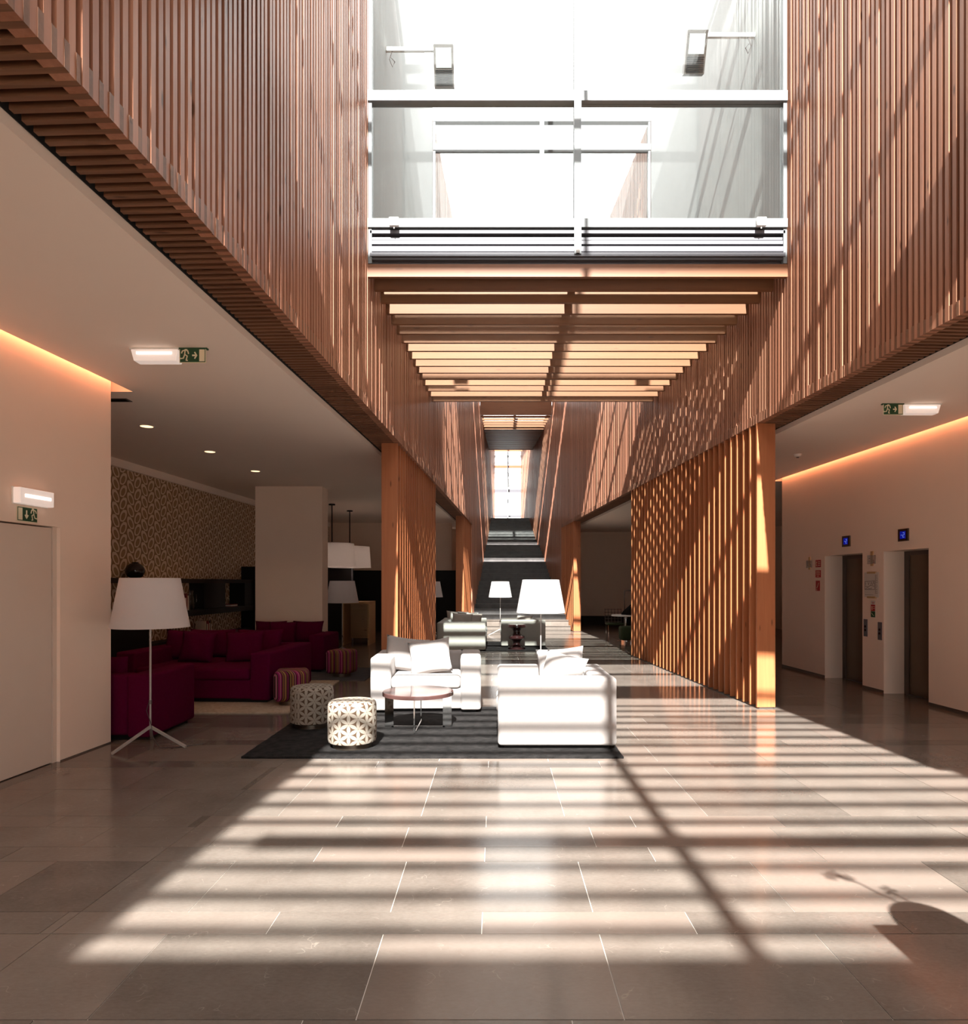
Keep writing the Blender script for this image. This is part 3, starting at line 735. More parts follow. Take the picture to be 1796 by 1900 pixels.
# plum lounge
armchair('armchair', 'plum armchair with its back beside the tripod floor lamp', 'armchair', (-4.09, 7.78, 0.0), R(180), 1.18, 1.0, 'plum_wool', h=0.67)
pillow('plum throw pillow on the armchair beside the tripod floor lamp', (-4.12, 7.10, 0.42), (R(14), R(3), R(0)), (0.50, 0.44), 'plum_wool')
armchair('sofa', 'deep plum sofa with three pillows standing on the beige rug', 'sofa', (-4.03, 8.86, 0.02), R(-3), 2.1, 1.70, 'plum_wool', h=0.66, ncush=2, aw=0.27)
for k, (x, yy, rz_, s, lb) in enumerate(((-4.30, 9.55, -4, 0.52, 'foremost plum pillow on the deep plum sofa'), (-3.62, 9.62, 3, 0.56, 'plum pillow next to the sofa arm by the striped pouf'), (-4.66, 9.86, 6, 0.50, 'dark plum pillow half hidden behind the foremost one'))):
    pillow(lb, (x, yy, 0.46), (R(-15), R(3*(-1)**k), R(rz_)), (s, 0.46), 'plum_wool')
for x, lb in ((-4.35, 'plum back cushion on the deep sofa under the bookshelf'), (-3.62, 'plum back cushion on the deep sofa by the plaster column')):
    pillow(lb, (x, 10.22, 0.46), (R(-8), 0, R(-2)), (0.72, 0.44), 'plum_wool', 0.18)
armchair('sofa', 'plum sofa in front of the plaster column', 'sofa', (-4.06, 11.95, 0.012), R(-2), 1.98, 1.02, 'plum_wool', h=0.66, ncush=2, aw=0.27)
for x, yy, rz_, s, lb in ((-4.27, 12.62, 2, 0.60, 'plum pillow at the far corner of the sofa before the column'), (-3.58, 12.65, -3, 0.60, 'plum pillow by the arm of the sofa before the column'), (-3.97, 12.40, 4, 0.52, 'plum pillow set in front of two others before the column')):
    pillow(lb, (x, yy, 0.455), (R(-14), 0, R(rz_)), (s, 0.44), 'plum_wool')
# white pair further back, shade put into the linen colour
armchair('sofa', 'shade-toned white sofa with taupe pillows behind the pine fin screen', 'sofa', (-0.24, 16.72, 0.012), R(90), 2.24, 1.14, 'white_linen_shade', ncush=2, h=0.67)
for x, yy, rz_, s, mt, lb in ((-0.83, 16.15, 62, 0.50, 'taupe_linen', 'taupe pillow nearest the arm of the shade-toned sofa'), (-0.56, 16.25, 58, 0.40, 'taupe_linen', 'small taupe pillow beside the larger one on the shade-toned sofa'),
                              (-0.72, 16.9, 70, 0.54, 'white_linen_shade', 'shade-toned pillow on the middle of the shade-toned sofa'), (-0.95, 17.2, 80, 0.52, 'white_linen_shade', 'shade-toned pillow against the back of the shade-toned sofa'), (-1.05, 17.5, 84, 0.5, 'taupe_linen', 'dark taupe pillow at the far end of the shade-toned sofa')):
    pillow(lb, (x, yy, 0.46), (R(-14), R(4), R(rz_-60)), (s, 0.42), mt)
armchair('armchair', 'shade-toned white armchair behind the dark turned side table', 'armchair', (0.13, 17.05, 0.012), R(-90), 1.06, 1.10, 'white_linen_shade', aw=0.22)
pillow('cream pillow lying on the armchair behind the turned side table', (0.66, 17.0, 0.46), (R(-30), R(0), R(-30)), (0.46, 0.36), 'taupe_linen')

# ------------------------------------------------------------------ rugs
def rug(label, x0, x1, y0, y1, mat, h=0.02, rz=0):
    cx, cy_ = (x0+x1)/2, (y0+y1)/2; w, d_ = x1-x0, y1-y0
    nx, ny = 40, 30; vs = []; fs = []
    for i in range(nx+1):
        for j in range(ny+1):
            e = (0 if i in (0, nx) else random.uniform(-0.003, 0.003))
            vs.append((-w/2+w*i/nx + (random.uniform(-0.004, 0.004) if i in (0, nx) else 0), -d_/2+d_*j/ny + (random.uniform(-0.004, 0.004) if j in (0, ny) else 0), h if 0 < i < nx and 0 < j < ny else h*0.8))
    for i in range(nx):
        for j in range(ny):
            a = i*(ny+1)+j; fs.append((a, a+ny+1, a+ny+2, a+1))
    top = len(vs)
    ring = [i*(ny+1) for i in range(nx+1)] + [nx*(ny+1)+j for j in range(1, ny+1)] + [i*(ny+1)+ny for i in range(nx-1, -1, -1)] + [j for j in range(ny-1, 0, -1)]
    for r_ in ring: vs.append((vs[r_][0], vs[r_][1], 0.0))
    for k in range(len(ring)):
        k2 = (k+1) % len(ring); fs.append((ring[k], top+k, top+k2, ring[k2]))
    mb = MB(); mb.v = vs; mb.f = fs
    return tag(mb.build('rug', mat, None, (cx, cy_, 0.0), rz), label, 'rug')
rug('charcoal shag rug under the round coffee table', -2.32, 1.165, 6.09, 8.55, 'rug_charcoal', 0.024)
rug('beige shag rug edge in front of the deep plum sofa', -5.6, -2.55, 8.2, 10.9, 'rug_beige', 0.02)
rug('slate grey rug under the striped pouf by the column', -4.9, -2.15, 10.95, 12.6, 'rug_slate', 0.014)
rug('dark rug under the turned side table', -1.0, 1.25, 15.6, 18.2, 'rug_charcoal', 0.014)

# ------------------------------------------------------------------ coffee table, poufs, totem
ct = thing('coffee_table', 'round dark glossy coffee table on chrome blade legs', 'table', (-0.85, 7.32, 0.024))
MB().lathe([(0.375, 0.355), (0.388, 0.358), (0.388, 0.392), (0.382, 0.398)], 64).build('table_top', 'table_top', ct, smooth=True)
for k in range(4):
    a = k*math.pi/2
    MB().box(0.27, 0.365, -0.006, 0.006, 0.0, 0.356, Matrix.Rotation(a, 4, 'Z')).build('leg', 'chrome', ct)
for k in range(2):
    MB().box(-0.29, 0.29, -0.006, 0.006, 0.0+k*0.0005, 0.013, Matrix.Rotation(k*math.pi/2, 4, 'Z')).build('foot_bar', 'chrome', ct)
def drum_pouf(label, loc, rz):
    p = thing('pouf', label, 'pouf', loc, rz, 'petal patterned drum poufs')
    MB().lathe([(0.185, 0.0), (0.185, 0.05)], 48).build('base_ring', 'steel_brushed', p, smooth=True)
    prof = [(0.205, 0.048), (0.225, 0.056), (0.232, 0.08), (0.234, 0.25), (0.232, 0.40), (0.226, 0.425), (0.212, 0.440), (0.12, 0.448), (0.01, 0.45)]
    MB().lathe(prof, 64).build('cover', 'petal_fabric', p, smooth=True)
drum_pouf('petal patterned drum pouf half in the sun on the charcoal rug', (-1.39, 6.47, 0.024), 0.4)
drum_pouf('petal patterned drum pouf in shade at the charcoal rug edge', (-2.03, 7.38, 0.024), 1.1)
def cube_pouf(label, loc, rz):
    p = thing('pouf', label, 'pouf', loc, rz, 'striped cube poufs')
    MB().lathe([(0.16, 0.0), (0.16, 0.055)], 32).build('base_ring', 'steel_brushed', p, smooth=True)
    m = MB().box(-0.215, 0.215, -0.215, 0.215, 0.05, 0.45)
    me = m.mesh('cover', 'stripe_fabric', smooth=True, bevel=0.07, seg=5); link('cover', me, p)
cube_pouf('striped magenta and brown cube pouf beside the deep plum sofa', (-2.68, 8.78, 0.02), R(12))
cube_pouf('striped magenta and brown cube pouf on the slate rug', (-2.64, 11.45, 0.014), R(-14))
tt = thing('side_table', 'dark turned totem side table before the shade-toned white armchair', 'table', (0.50, 16.05, 0.014))
prof = [(0.20, 0), (0.21, 0.02), (0.205, 0.05), (0.15, 0.075), (0.10, 0.11), (0.085, 0.15), (0.10, 0.20), (0.15, 0.245), (0.19, 0.26), (0.195, 0.29), (0.185, 0.32), (0.13, 0.335), (0.09, 0.37), (0.08, 0.42), (0.09, 0.46), (0.13, 0.505), (0.19, 0.525)]
MB().lathe(prof, 40).build('turned_column', 'totem_lacquer', tt, smooth=True)
MB().lathe([(0.20, 0.525), (0.212, 0.53), (0.212, 0.59), (0.205, 0.60)], 40).build('table_top', 'totem_lacquer', tt, smooth=True)

# ------------------------------------------------------------------ floor lamps
def floor_lamp(label, loc, rz, s=1.0, power=0.0, group=None):
    L = thing('floor_lamp', label, 'lamp', loc, rz, group)
    hb = 0.20*s
    sh = MB().lathe([(0.355*s, 1.17*s), (0.267*s, 1.65*s)], 48, caps=False)
    o = sh.build('shade', 'lamp_fabric', L, smooth=True)
    MB().lathe([(0.267*s, 1.642*s), (0.02*s, 1.638*s)], 32, caps=False).build('diffuser', 'lamp_fabric', L)
    MB().tube([(0, 0, hb-0.01), (0, 0, 1.45*s)], 0.0095*s, 10).build('pole', 'grey_paint', L, smooth=True)
    MB().lathe([(0.014*s, 0.42*s), (0.014*s, 0.46*s)], 12).build('collar', 'steel_dark', L)
    for k in range(3):
        a = 2*math.pi*k/3 + 0.35
        d_ = Vector((math.cos(a), math.sin(a), 0)); n_ = Vector((-d_.y, d_.x, 0))
        P0 = Vector((0, 0, hb)); P1 = d_*0.36*s + Vector((0, 0, 0.012))
        m = MB(); vs = []
        for P, w_, h_ in ((P0, 0.010, 0.014), (P1, 0.016, 0.010)):
            for q, r_ in ((-1, -1), (1, -1), (1, 1), (-1, 1)): vs.append(P + n_*w_*q*s + Vector((0, 0, h_*r_)))
        m._add(vs, [(3,2,1,0), (4,5,6,7), (0,1,5,4), (1,2,6,5), (2,3,7,6), (3,0,4,7)]); m.build('leg', 'grey_paint', L)
    MB().lathe([(0.02*s, 1.43*s), (0.04*s, 1.47*s), (0.04*s, 1.51*s), (0.015*s, 1.55*s)], 16).build('bulb', 'bulb_glow', L, smooth=True)
    MB().tube([(0.012, 0, 0.44*s), (0.035, 0.01, 0.36*s), (0.0, 0.02, 0.24*s), (-0.02, 0.06, 0.1*s), (-0.06, 0.12, 0.012), (-0.2, 0.2, 0.008), (-0.45, 0.18, 0.008)], 0.004, 6).build('cord', 'cable', L)
    return L
floor_lamp('tripod floor lamp standing at the corner of the plaster wall', (-3.37, 6.52, 0.0), R(215))
floor_lamp('tripod floor lamp beside the plaster column under the pendants', (-3.36, 14.62, 0.0), R(30))
floor_lamp('white floor lamp standing behind the boxy sunlit armchair', (0.655, 9.75, 0.0), R(70))
floor_lamp('small white floor lamp at the foot of the stair', (0.135, 20.4, 0.0), R(160))
floor_lamp('dim floor lamp by the far lounge wall', (-1.92, 24.0, 0.0), R(10))
floor_lamp('floor lamp just showing past the pine fin screen', (-1.98, 20.5, 0.0), R(40))

# ------------------------------------------------------------------ pendants, downlights, grille, detectors
def pendant(label, x, y, s):
    p = thing('pendant_lamp', label, 'lamp', (x, y, 0))
    MB().lathe([(0.08, ZC-0.03), (0.08, ZC)], 24).build('canopy', 'black_lacquer', p)
    MB().tube([(0, 0, 2.55), (0, 0, ZC-0.02)], 0.014, 8).build('rod', 'black_lacquer', p)
    MB().lathe([(0.585*s, 2.02), (0.545*s, 2.60)], 48, caps=False).build('shade', 'lamp_fabric', p, smooth=True)
    MB().lathe([(0.545*s, 2.585), (0.03, 2.58)], 48, caps=False).build('diffuser', 'lamp_fabric', p)
    bu = MB().lathe([(0.02, 2.28), (0.05, 2.32), (0.05, 2.37), (0.02, 2.42)], 16).build('bulb', 'bulb_glow', p, smooth=True)
    ld = bpy.data.lights.new('pendant_fill', 'POINT'); ld.energy = 6; ld.color = (1.0, 0.74, 0.58); ld.shadow_soft_size = 0.08  # added fill light, brightens the shade and the wall behind
    lo = bpy.data.objects.new('lamp_beam', ld); COL.objects.link(lo); lo.parent = p; lo.location = (0, 0, 2.2)
pendant('wide drum pendant lamp partly hidden by the plaster column', -4.12, 16.8, 1.0)
pendant('wide drum pendant lamp hanging behind its twin near the pine post', -4.0, 18.3, 0.98)
for (x, y), lb in zip(((-4.43, 8.48), (-4.33, 10.12), (-4.27, 11.87)), ('round glowing downlight over the plum armchair, close to the vent grille', 'round glowing downlight over the deep plum sofa, middle one of the row', 'round glowing downlight in front of the plaster column')):
    dl = thing('downlight', lb, 'light', (x, y, ZC))
    MB().lathe([(0.078, -0.004), (0.098, -0.004), (0.098, 0.0), (0.078, 0.0)], 32, caps=False).build('trim_ring', 'white_metal', dl)
    MB().lathe([(0.076, -0.003), (0.001, -0.003)], 32, caps=False).build('lens', 'spot_glow', dl)
    ld = bpy.data.lights.new('spot', 'SPOT'); ld.energy = 28; ld.color = (1.0, 0.66, 0.40); ld.spot_size = R(115); ld.spot_blend = 0.7; ld.shadow_soft_size = 0.06
    lo = bpy.data.objects.new('lamp_beam', ld); COL.objects.link(lo); lo.parent = dl; lo.location = (0, 0, -0.02)
g = thing('air_grille', 'dark air grille in the lounge ceiling past the wall corner', 'vent', (-4.18, 7.26, ZC))
MB().box(-0.2, 0.2, -0.06, 0.06, -0.006, 0.0).build('frame', 'steel_dark', g)
for k in range(4): MB().box(-0.18, 0.18, -0.045+k*0.025, -0.035+k*0.025, -0.010, -0.006).build('blade', 'black_lacquer', g)
sm = thing('smoke_detector', 'small round smoke detector on the lobby ceiling', 'detector', (4.66, 10.32, ZC))
MB().lathe([(0.03, -0.045), (0.05, -0.035), (0.055, -0.012), (0.062, 0)], 24).build('body', 'plastic_white', sm, smooth=True)
MB().lathe([(0.018, -0.055), (0.022, -0.044)], 16).build('sensor_head', 'steel_dark', sm)

RUN = [[(-0.02, 0.60), (-0.06, 0.22)], [(-0.02, 0.58), (0.18, 0.52), (0.24, 0.30)], [(-0.02, 0.58), (-0.24, 0.50), (-0.30, 0.34)],
       [(-0.06, 0.24), (0.14, 0.10), (0.06, -0.22), (0.16, -0.24)], [(-0.06, 0.22), (-0.16, -0.06), (-0.42, -0.10), (-0.44, -0.02)]]
def exit_sign(parent, mtx, w, h, arrow='right'):
    """plate lying in local x (across), y (up), z towards the viewer"""
    MB().box(-w/2, w/2, -h/2, h/2, -0.004, 0.0, mtx).build('border', 'sign_cream', parent)
    MB().box(-w/2+0.006, w/2-0.006, -h/2+0.006, h/2-0.006, 0.0, 0.002, mtx).build('green_field', 'sign_green', parent)
    sc = h*0.86
    fl = 1 if arrow == 'right' else -1
    m = MB(); cx = -w*0.27 if fl > 0 else w*0.28
    for pl in RUN: stroke(m, [(cx + fl*x*sc, (y-0.16)*sc) for x, y in pl], sc*0.09, 0.002, 0.0032, mtx)
    m.prism([(cx + fl*0.05*sc + 0.105*sc*math.cos(q*math.pi/6), (0.74-0.16)*sc*0.86 + 0.105*sc*math.sin(q*math.pi/6)) for q in range(12)], 0.002, 0.0033, mtx)
    m.build('running_figure', 'sign_cream', parent)
    m = MB()
    if arrow == 'right':
        stroke(m, [(w*0.0, 0), (w*0.14, 0)], h*0.11, 0.002, 0.0032, mtx); stroke(m, [(w*0.08, h*0.2), (w*0.15, 0), (w*0.08, -h*0.2)], h*0.09, 0.002, 0.0034, mtx)
    else:
        stroke(m, [(-w*0.05, h*0.24), (-w*0.05, -h*0.2)], h*0.11, 0.002, 0.0032, mtx); stroke(m, [(-w*0.12, -h*0.06), (-w*0.05, -h*0.25), (w*0.02, -h*0.06)], h*0.09, 0.002, 0.0034, mtx)
    m.build('arrow', 'sign_cream', parent)
    dx = w*0.35*fl
    MB().box(dx-w*0.10, dx+w*0.10, -h*0.40, h*0.40, 0.002, 0.003, mtx).build('door_symbol', 'sign_cream', parent)
def basis(loc, ex, ez):                               # columns: across, up(z), towards viewer
    ex = Vector(ex).normalized(); ez = Vector(ez).normalized(); ey = ez.cross(ex)
    return Matrix.Translation(loc) @ Matrix((ex, ey, ez)).transposed().to_4x4()
def tray_light(parent, x0, x1, z0, z1, y0, y1, mtx=None):
    # tapered clear diffuser with a glowing tube inside
    m = MB(); t_ = 0.02
    vs = [(x0+t_, y0+0.012, z0), (x1-t_, y0+0.012, z0), (x1-t_, y1-0.012, z0), (x0+t_, y1-0.012, z0), (x0, y0, z1), (x1, y0, z1), (x1, y1, z1), (x0, y1, z1)]
    m._add(vs, [(0,3,2,1), (4,5,6,7), (0,1,5,4), (1,2,6,5), (2,3,7,6), (3,0,4,7)], mtx); m.build('diffuser', 'diffuser_glow', parent, bevel=0.006, seg=2)
    MB().box(x0-0.01, x1+0.01, y0-0.006, y1+0.006, z1, z1+0.012, mtx).build('base_plate', 'plastic_white', parent)
    MB().box(x0+0.05, x1-0.05, y0-0.004, y0-0.001, (z0+z1)/2+0.005, (z0+z1)/2+0.025, mtx).build('tube', 'tube_glow', parent)
def mk_dg():
    t = NT('diffuser_glow'); e = t.n('ShaderNodeEmission'); e.inputs[0].default_value = (1.0, 0.80, 0.70, 1); e.inputs[1].default_value = 0.42
    b = t.n('ShaderNodeBsdfPrincipled'); b.inputs['Base Color'].default_value = (0.7, 0.66, 0.62, 1); b.inputs['Roughness'].default_value = 0.3
    a = t.n('ShaderNodeAddShader'); t.t.links.new(e.outputs[0], a.inputs[0]); t.t.links.new(b.outputs[0], a.inputs[1]); t.done(a.outputs[0])
mk_dg()
for x0, x1, sx0, sx1, Y_, where in ((-3.09, -2.69, -2.675, -2.45, 5.65, 'lounge side'), (4.53, 4.93, 4.29, 4.51, 7.40, 'elevator lobby')):
    el = thing('emergency_light', 'glowing emergency light fixed to the ceiling on the ' + where, 'light')
    tray_light(el, x0, x1, ZC-0.105, ZC-0.012, Y_, Y_+0.13)
    es = thing('exit_sign', 'green hanging exit sign with running figure and right arrow, ' + where, 'sign')
    w_ = sx1-sx0
    exit_sign(es, basis(((sx0+sx1)/2, Y_, ZC-0.065), (1, 0, 0), (0, -1, 0)), w_, 0.125, 'right')
    MB().box(sx0-0.01, sx1+0.01, Y_-0.004, Y_+0.03, ZC-0.012, ZC).build('mounting_rail', 'sign_green', es)
ywl = 5.63
el = thing('emergency_light', 'glowing emergency light on the plaster wall above the door', 'light')
mw = Matrix.Translation((XW(ywl), ywl, 2.32)) @ Matrix.Rotation(AW, 4, 'Z') @ Matrix.Rotation(R(90), 4, 'Z') 
# local: x along the wall, -y towards the room
tray = MB().box(-0.19, 0.19, -0.075, -0.012, -0.065, 0.065, mw).build('diffuser', 'diffuser_glow', el, bevel=0.006, seg=2)
MB().box(-0.195, 0.195, -0.012, 0.0, -0.07, 0.07, mw).build('base_plate', 'plastic_white', el)
MB().box(-0.14, 0.15, -0.080, -0.0755, -0.012, 0.014, mw).build('tube', 'tube_glow', el)
es = thing('exit_sign', 'green exit sign with running figure and down arrow above the door', 'sign')
exit_sign(es, basis((XW(5.60)+0.006, 5.60, 2.175), (0.065, 1, 0), (1, -0.065, 0)), 0.225, 0.125, 'down')

# ------------------------------------------------------------------ fittings on the elevator wall
def wmt(y, z, out=0.0): return basis((XE(y)-out, y, z), (0.044, -1, 0), (-1, -0.044, 0))   # x across to the viewer's right, y up, z out
for (y, z, w, h), lb in zip(((10.62, 2.265, 0.21, 0.17), (9.23, 2.265, 0.21, 0.17)), ('blue lit floor indicator above the elevator by the fire signs', 'blue lit floor indicator above the elevator past the floor plan')):
    fi = thing('floor_indicator', lb, 'display'); mt = wmt(y, z)
    MB().box(-w/2, w/2, -h/2, h/2, 0.0, 0.02, mt).build('bezel', 'steel_brushed', fi)
    MB().box(-w*0.28, w*0.28, -h*0.30, h*0.30, 0.02, 0.022, mt).build('screen', 'display_glow', fi)
    m = MB(); s = 0.03
    stroke(m, [(0.005, s), (0.005+s, s), (0.005+s, 0), (0.005, 0), (0.005, -s), (0.005+s, -s)], 0.006, 0.022, 0.0235, mt)
    stroke(m, [(-0.035, 0), (-0.01, 0)], 0.006, 0.022, 0.0235, mt)
    m.build('digits', 'digit_glow', fi)
def wall_plate(name, label, y, z, w, h, mat, cat='sign'):
    t = thing(name, label, cat); MB().box(-w/2, w/2, -h/2, h/2, 0.0, 0.006, wmt(y, z)).build('plate', mat, t); return t, wmt(y, z)
def marks(parent, mt, segs, w_, mat, z0=0.006, nm='lettering'):
    m = MB()
    for sg_ in segs: stroke(m, sg_, w_, z0, z0+0.0012, mt)
    m.build(nm, mat, parent)
s, mt = wall_plate('fire_sign', 'upper red fire sign with white figure and lines', 11.48, 1.935, 0.17, 0.125, 'sign_red')
marks(s, mt, [[(0.0, 0.03), (0.07, 0.03)], [(0.0, 0.0), (0.07, 0.0)], [(0.0, -0.03), (0.07, -0.03)], [(-0.06, 0.04), (-0.06, -0.04)], [(-0.06, 0.0), (-0.03, 0.03)], [(-0.06, -0.01), (-0.03, -0.04)]], 0.009, 'sign_cream')
s, mt = wall_plate('fire_sign', 'middle red fire sign with rows of white lettering', 11.48, 1.76, 0.17, 0.125, 'sign_red')
marks(s, mt, [[(-0.06, 0.04), (0.06, 0.04)], [(-0.065, 0.015), (0.065, 0.015)], [(-0.05, -0.01), (0.06, -0.01)], [(-0.03, -0.04), (0.03, -0.04)]], 0.008, 'sign_cream')
s, mt = wall_plate('fire_sign', 'lowest red fire sign with a white diagonal mark', 11.49, 1.555, 0.13, 0.175, 'sign_red')
marks(s, mt, [[(-0.03, -0.04), (0.0, -0.01), (0.03, 0.05)], [(-0.045, -0.07), (-0.02, -0.07)]], 0.010, 'sign_cream', nm='symbol')
for y, z, lb in ((11.76, 1.945, 'wood and acrylic lift sign left of the red fire signs'), (9.95, 1.96, 'wood and acrylic lift sign above the floor plan plate')):
    t = thing('lift_sign', lb, 'sign'); mt = wmt(y, z)
    MB().box(-0.10, 0.10, -0.075, 0.055, 0.014, 0.018, mt).build('acrylic_plate', 'clear_acrylic', t)
    MB().box(-0.028, 0.028, -0.105, 0.115, 0.0, 0.014, mt).build('wood_bar', 'oak_light', t)
    marks(t, mt, [[(-0.06, 0.01), (-0.03, 0.01)], [(-0.07, -0.03), (-0.04, -0.03)], [(0.04, -0.02), (0.07, -0.02)], [(0.04, -0.05), (0.08, -0.05)]], 0.008, 'ink', 0.018)
t = thing('floor_plan_sign', 'grey floor plan plate with wooden clips between the elevators', 'sign'); mt = wmt(9.95, 1.575)
MB().box(-0.175, 0.175, -0.185, 0.185, 0.012, 0.017, mt).build('plate', 'paper', t)
for z in (0.18, -0.185): MB().box(-0.10, 0.10, z-0.014, z+0.014, 0.0, 0.024, mt).build('wood_clip', 'oak_light', t)
segs = [[(-0.16, 0.05), (-0.16, -0.07), (0.08, -0.07), (0.08, 0.06), (-0.16, 0.05)], [(-0.14, 0.03), (-0.14, 0.0)], [(-0.09, 0.04), (-0.07, 0.0), (-0.05, 0.04)], [(-0.02, 0.0), (0.0, 0.045), (0.02, 0.0)], [(0.03, 0.0), (0.05, 0.05), (0.07, 0.01)],
        [(-0.15, -0.02), (-0.08, -0.03), (-0.02, -0.01), (0.07, -0.02)], [(-0.14, -0.06), (-0.10, -0.045), (-0.04, -0.06), (0.02, -0.05)], [(0.10, 0.15), (0.10, -0.13)]]
segs += [[(0.115, 0.14-0.026*k), (0.115+0.02+0.018*random.random(), 0.14-0.026*k)] for k in range(11)] + [[(-0.15+0.035*k, -0.15), (-0.13+0.035*k, -0.15)] for k in range(6)]
marks(t, mt, segs, 0.006, 'ink', 0.017, 'plan_drawing')
t = thing('safety_sign', 'small red and green safety notice below the floor plan', 'sign'); mt = wmt(9.93, 1.215)
MB().box(-0.055, 0.055, -0.125, 0.125, 0.0, 0.003, mt).build('backing', 'paper', t)
MB().box(-0.05, 0.05, -0.03, 0.065, 0.003, 0.006, mt).build('red_field', 'sign_red', t)
MB().box(-0.05, 0.05, -0.120, -0.034, 0.003, 0.006, mt).build('green_field', 'sign_green', t)
marks(t, mt, [[(-0.03, 0.10), (0.03, 0.10)], [(-0.02, 0.08), (0.02, 0.08)]], 0.008, 'sign_red', 0.003)
marks(t, mt, [[(-0.03, 0.04), (-0.01, -0.01)], [(-0.03, -0.01), (-0.01, 0.04)], [(0.01, 0.035), (0.04, 0.035)], [(0.01, 0.01), (0.04, 0.01)], [(-0.03, -0.06), (0.02, -0.10)]], 0.007, 'sign_cream', 0.006, 'symbols')
for y, z, lb in ((10.115, 0.925, 'steel lift call button plate beside the elevator by the fire signs'), (9.765, 0.90, 'steel lift call button plate beside the elevator past the floor plan')):
    t = thing('call_button', lb, 'button'); mt = wmt(y, z)
    MB().box(-0.045, 0.045, -0.13, 0.13, 0.0, 0.008, mt).build('plate', 'aluminium_grey', t)
    for zz in (0.02, -0.035): MB().lathe([(0.017, 0.008), (0.017, 0.014)], 20, mt @ Matrix.Translation((0, zz, 0))).build('push_button', 'black_gloss', t)

# ------------------------------------------------------------------ shelving on the wallpaper wall
def pb(mb, y0, y1, o0, o1, z0, z1): wseg(mb, XP, y0, y1, o0, o1, z0, z1)
sh = thing('bookshelf', 'long black wall shelving below the patterned wallpaper', 'shelving')
for nm, y0, y1, o0, o1, z0, z1 in (('top_shelf', 8.0, 15.6, 0.002, 0.34, 1.60, 1.68), ('middle_shelf', 11.4, 15.6, 0.002, 0.36, 0.99, 1.10), ('upright', 15.35, 15.8, 0.002, 0.55, 0.0, 1.98),
                                   ('cabinet', 8.0, 10.9, 0.002, 0.42, 0.0, 0.98), ('box_shelf', 11.5, 12.05, 0.002, 0.30, 1.10, 1.60), ('box_shelf', 13.0, 13.9, 0.002, 0.30, 1.10, 1.60), ('box_shelf', 14.75, 15.35, 0.002, 0.34, 1.10, 1.60), ('low_shelf', 10.9, 15.35, 0.002, 0.30, 0.52, 0.58)):
    m = MB(); pb(m, y0, y1, o0, o1, z0, z1); m.build(nm, 'wenge' if nm in ('top_shelf',) else 'black_lacquer', sh)
v = thing('vase', 'round black glazed vase standing on the wall shelving', 'vase', (XP(10.9)+0.19, 10.9, 1.68))
MB().lathe([(0.06, 0.0), (0.11, 0.03), (0.145, 0.09), (0.145, 0.15), (0.115, 0.21), (0.06, 0.245), (0.045, 0.25)], 40).build('body', 'black_gloss', v, smooth=True)
MB().lathe([(0.045, 0.25), (0.05, 0.262), (0.036, 0.262), (0.034, 0.25)], 24, caps=False).build('lip', 'black_gloss', v, smooth=True)
def books(group, y, z, n, o, labels, hmin=0.2, hmax=0.29):
    for k in range(n):
        th = random.uniform(0.025, 0.05); h = random.uniform(hmin, hmax)
        mt = ('book_cream', 'book_dark', 'paper', 'book_red')[k % 4]
        cn = {'book_cream': 'cream', 'book_dark': 'dark brown', 'paper': 'grey', 'book_red': 'dark red'}[mt]
        b = thing('book', cn + ' ' + labels + ', ' + ('first', 'second', 'third', 'fourth', 'fifth', 'sixth', 'seventh')[k] + ' of the row', 'book', (XP(y)+o, y+th/2, z), AP, group)
        MB().box(0.0, 0.20, -th/2, -th/2+0.004, 0, h).build('cover', mt, b); MB().box(0.0, 0.20, th/2-0.004, th/2, 0, h).build('cover', mt, b)
        MB().box(0.196, 0.20, -th/2+0.004, th/2-0.004, 0, h).build('spine', mt, b); MB().box(0.004, 0.196, -th/2+0.004, th/2-0.004, 0.004, h-0.004).build('pages', 'paper', b)
        y += th + 0.003
books('books on the middle shelf', 12.15, 1.10, 6, 0.12, 'upright book on the middle wall shelf', 0.22, 0.32)
books('books on the low shelf', 13.1, 0.58, 7, 0.08, 'upright book on the low wall shelf')
rb = thing('book', 'red book lying flat on the middle wall shelf', 'book', (XP(14.3)+0.08, 14.3, 1.10), AP)
MB().box(0, 0.24, -0.16, 0.16, 0, 0.012).build('cover', 'book_red', rb); MB().box(0.004, 0.235, -0.155, 0.155, 0.012, 0.04).build('pages', 'paper', rb); MB().box(0, 0.24, -0.16, 0.16, 0.04, 0.052).build('cover', 'book_red', rb)
jg = thing('glass_jug', 'tall clear glass jug on the middle wall shelf', 'jug', (XP(12.65)+0.2, 12.65, 1.10))
MB().lathe([(0.06, 0.0), (0.075, 0.05), (0.07, 0.2), (0.05, 0.3), (0.06, 0.36)], 28, caps=False).build('body', 'glass', jg, smooth=True)
MB().tube([(0.05, 0, 0.30), (0.12, 0, 0.28), (0.12, 0, 0.15), (0.07, 0, 0.1)], 0.008, 8).build('handle', 'glass', jg, smooth=True)
bw = thing('glass_bowl', 'small clear glass bowl in the low black cabinet', 'bowl', (XP(9.6)+0.30, 9.6, 0.98))
MB().lathe([(0.03, 0.0), (0.09, 0.03), (0.11, 0.08), (0.10, 0.13)], 28, caps=False).build('body', 'glass', bw, smooth=True)
MB().lathe([(0.10, 0.13), (0.112, 0.134), (0.10, 0.138)], 28, caps=False).build('rim', 'chrome', bw)

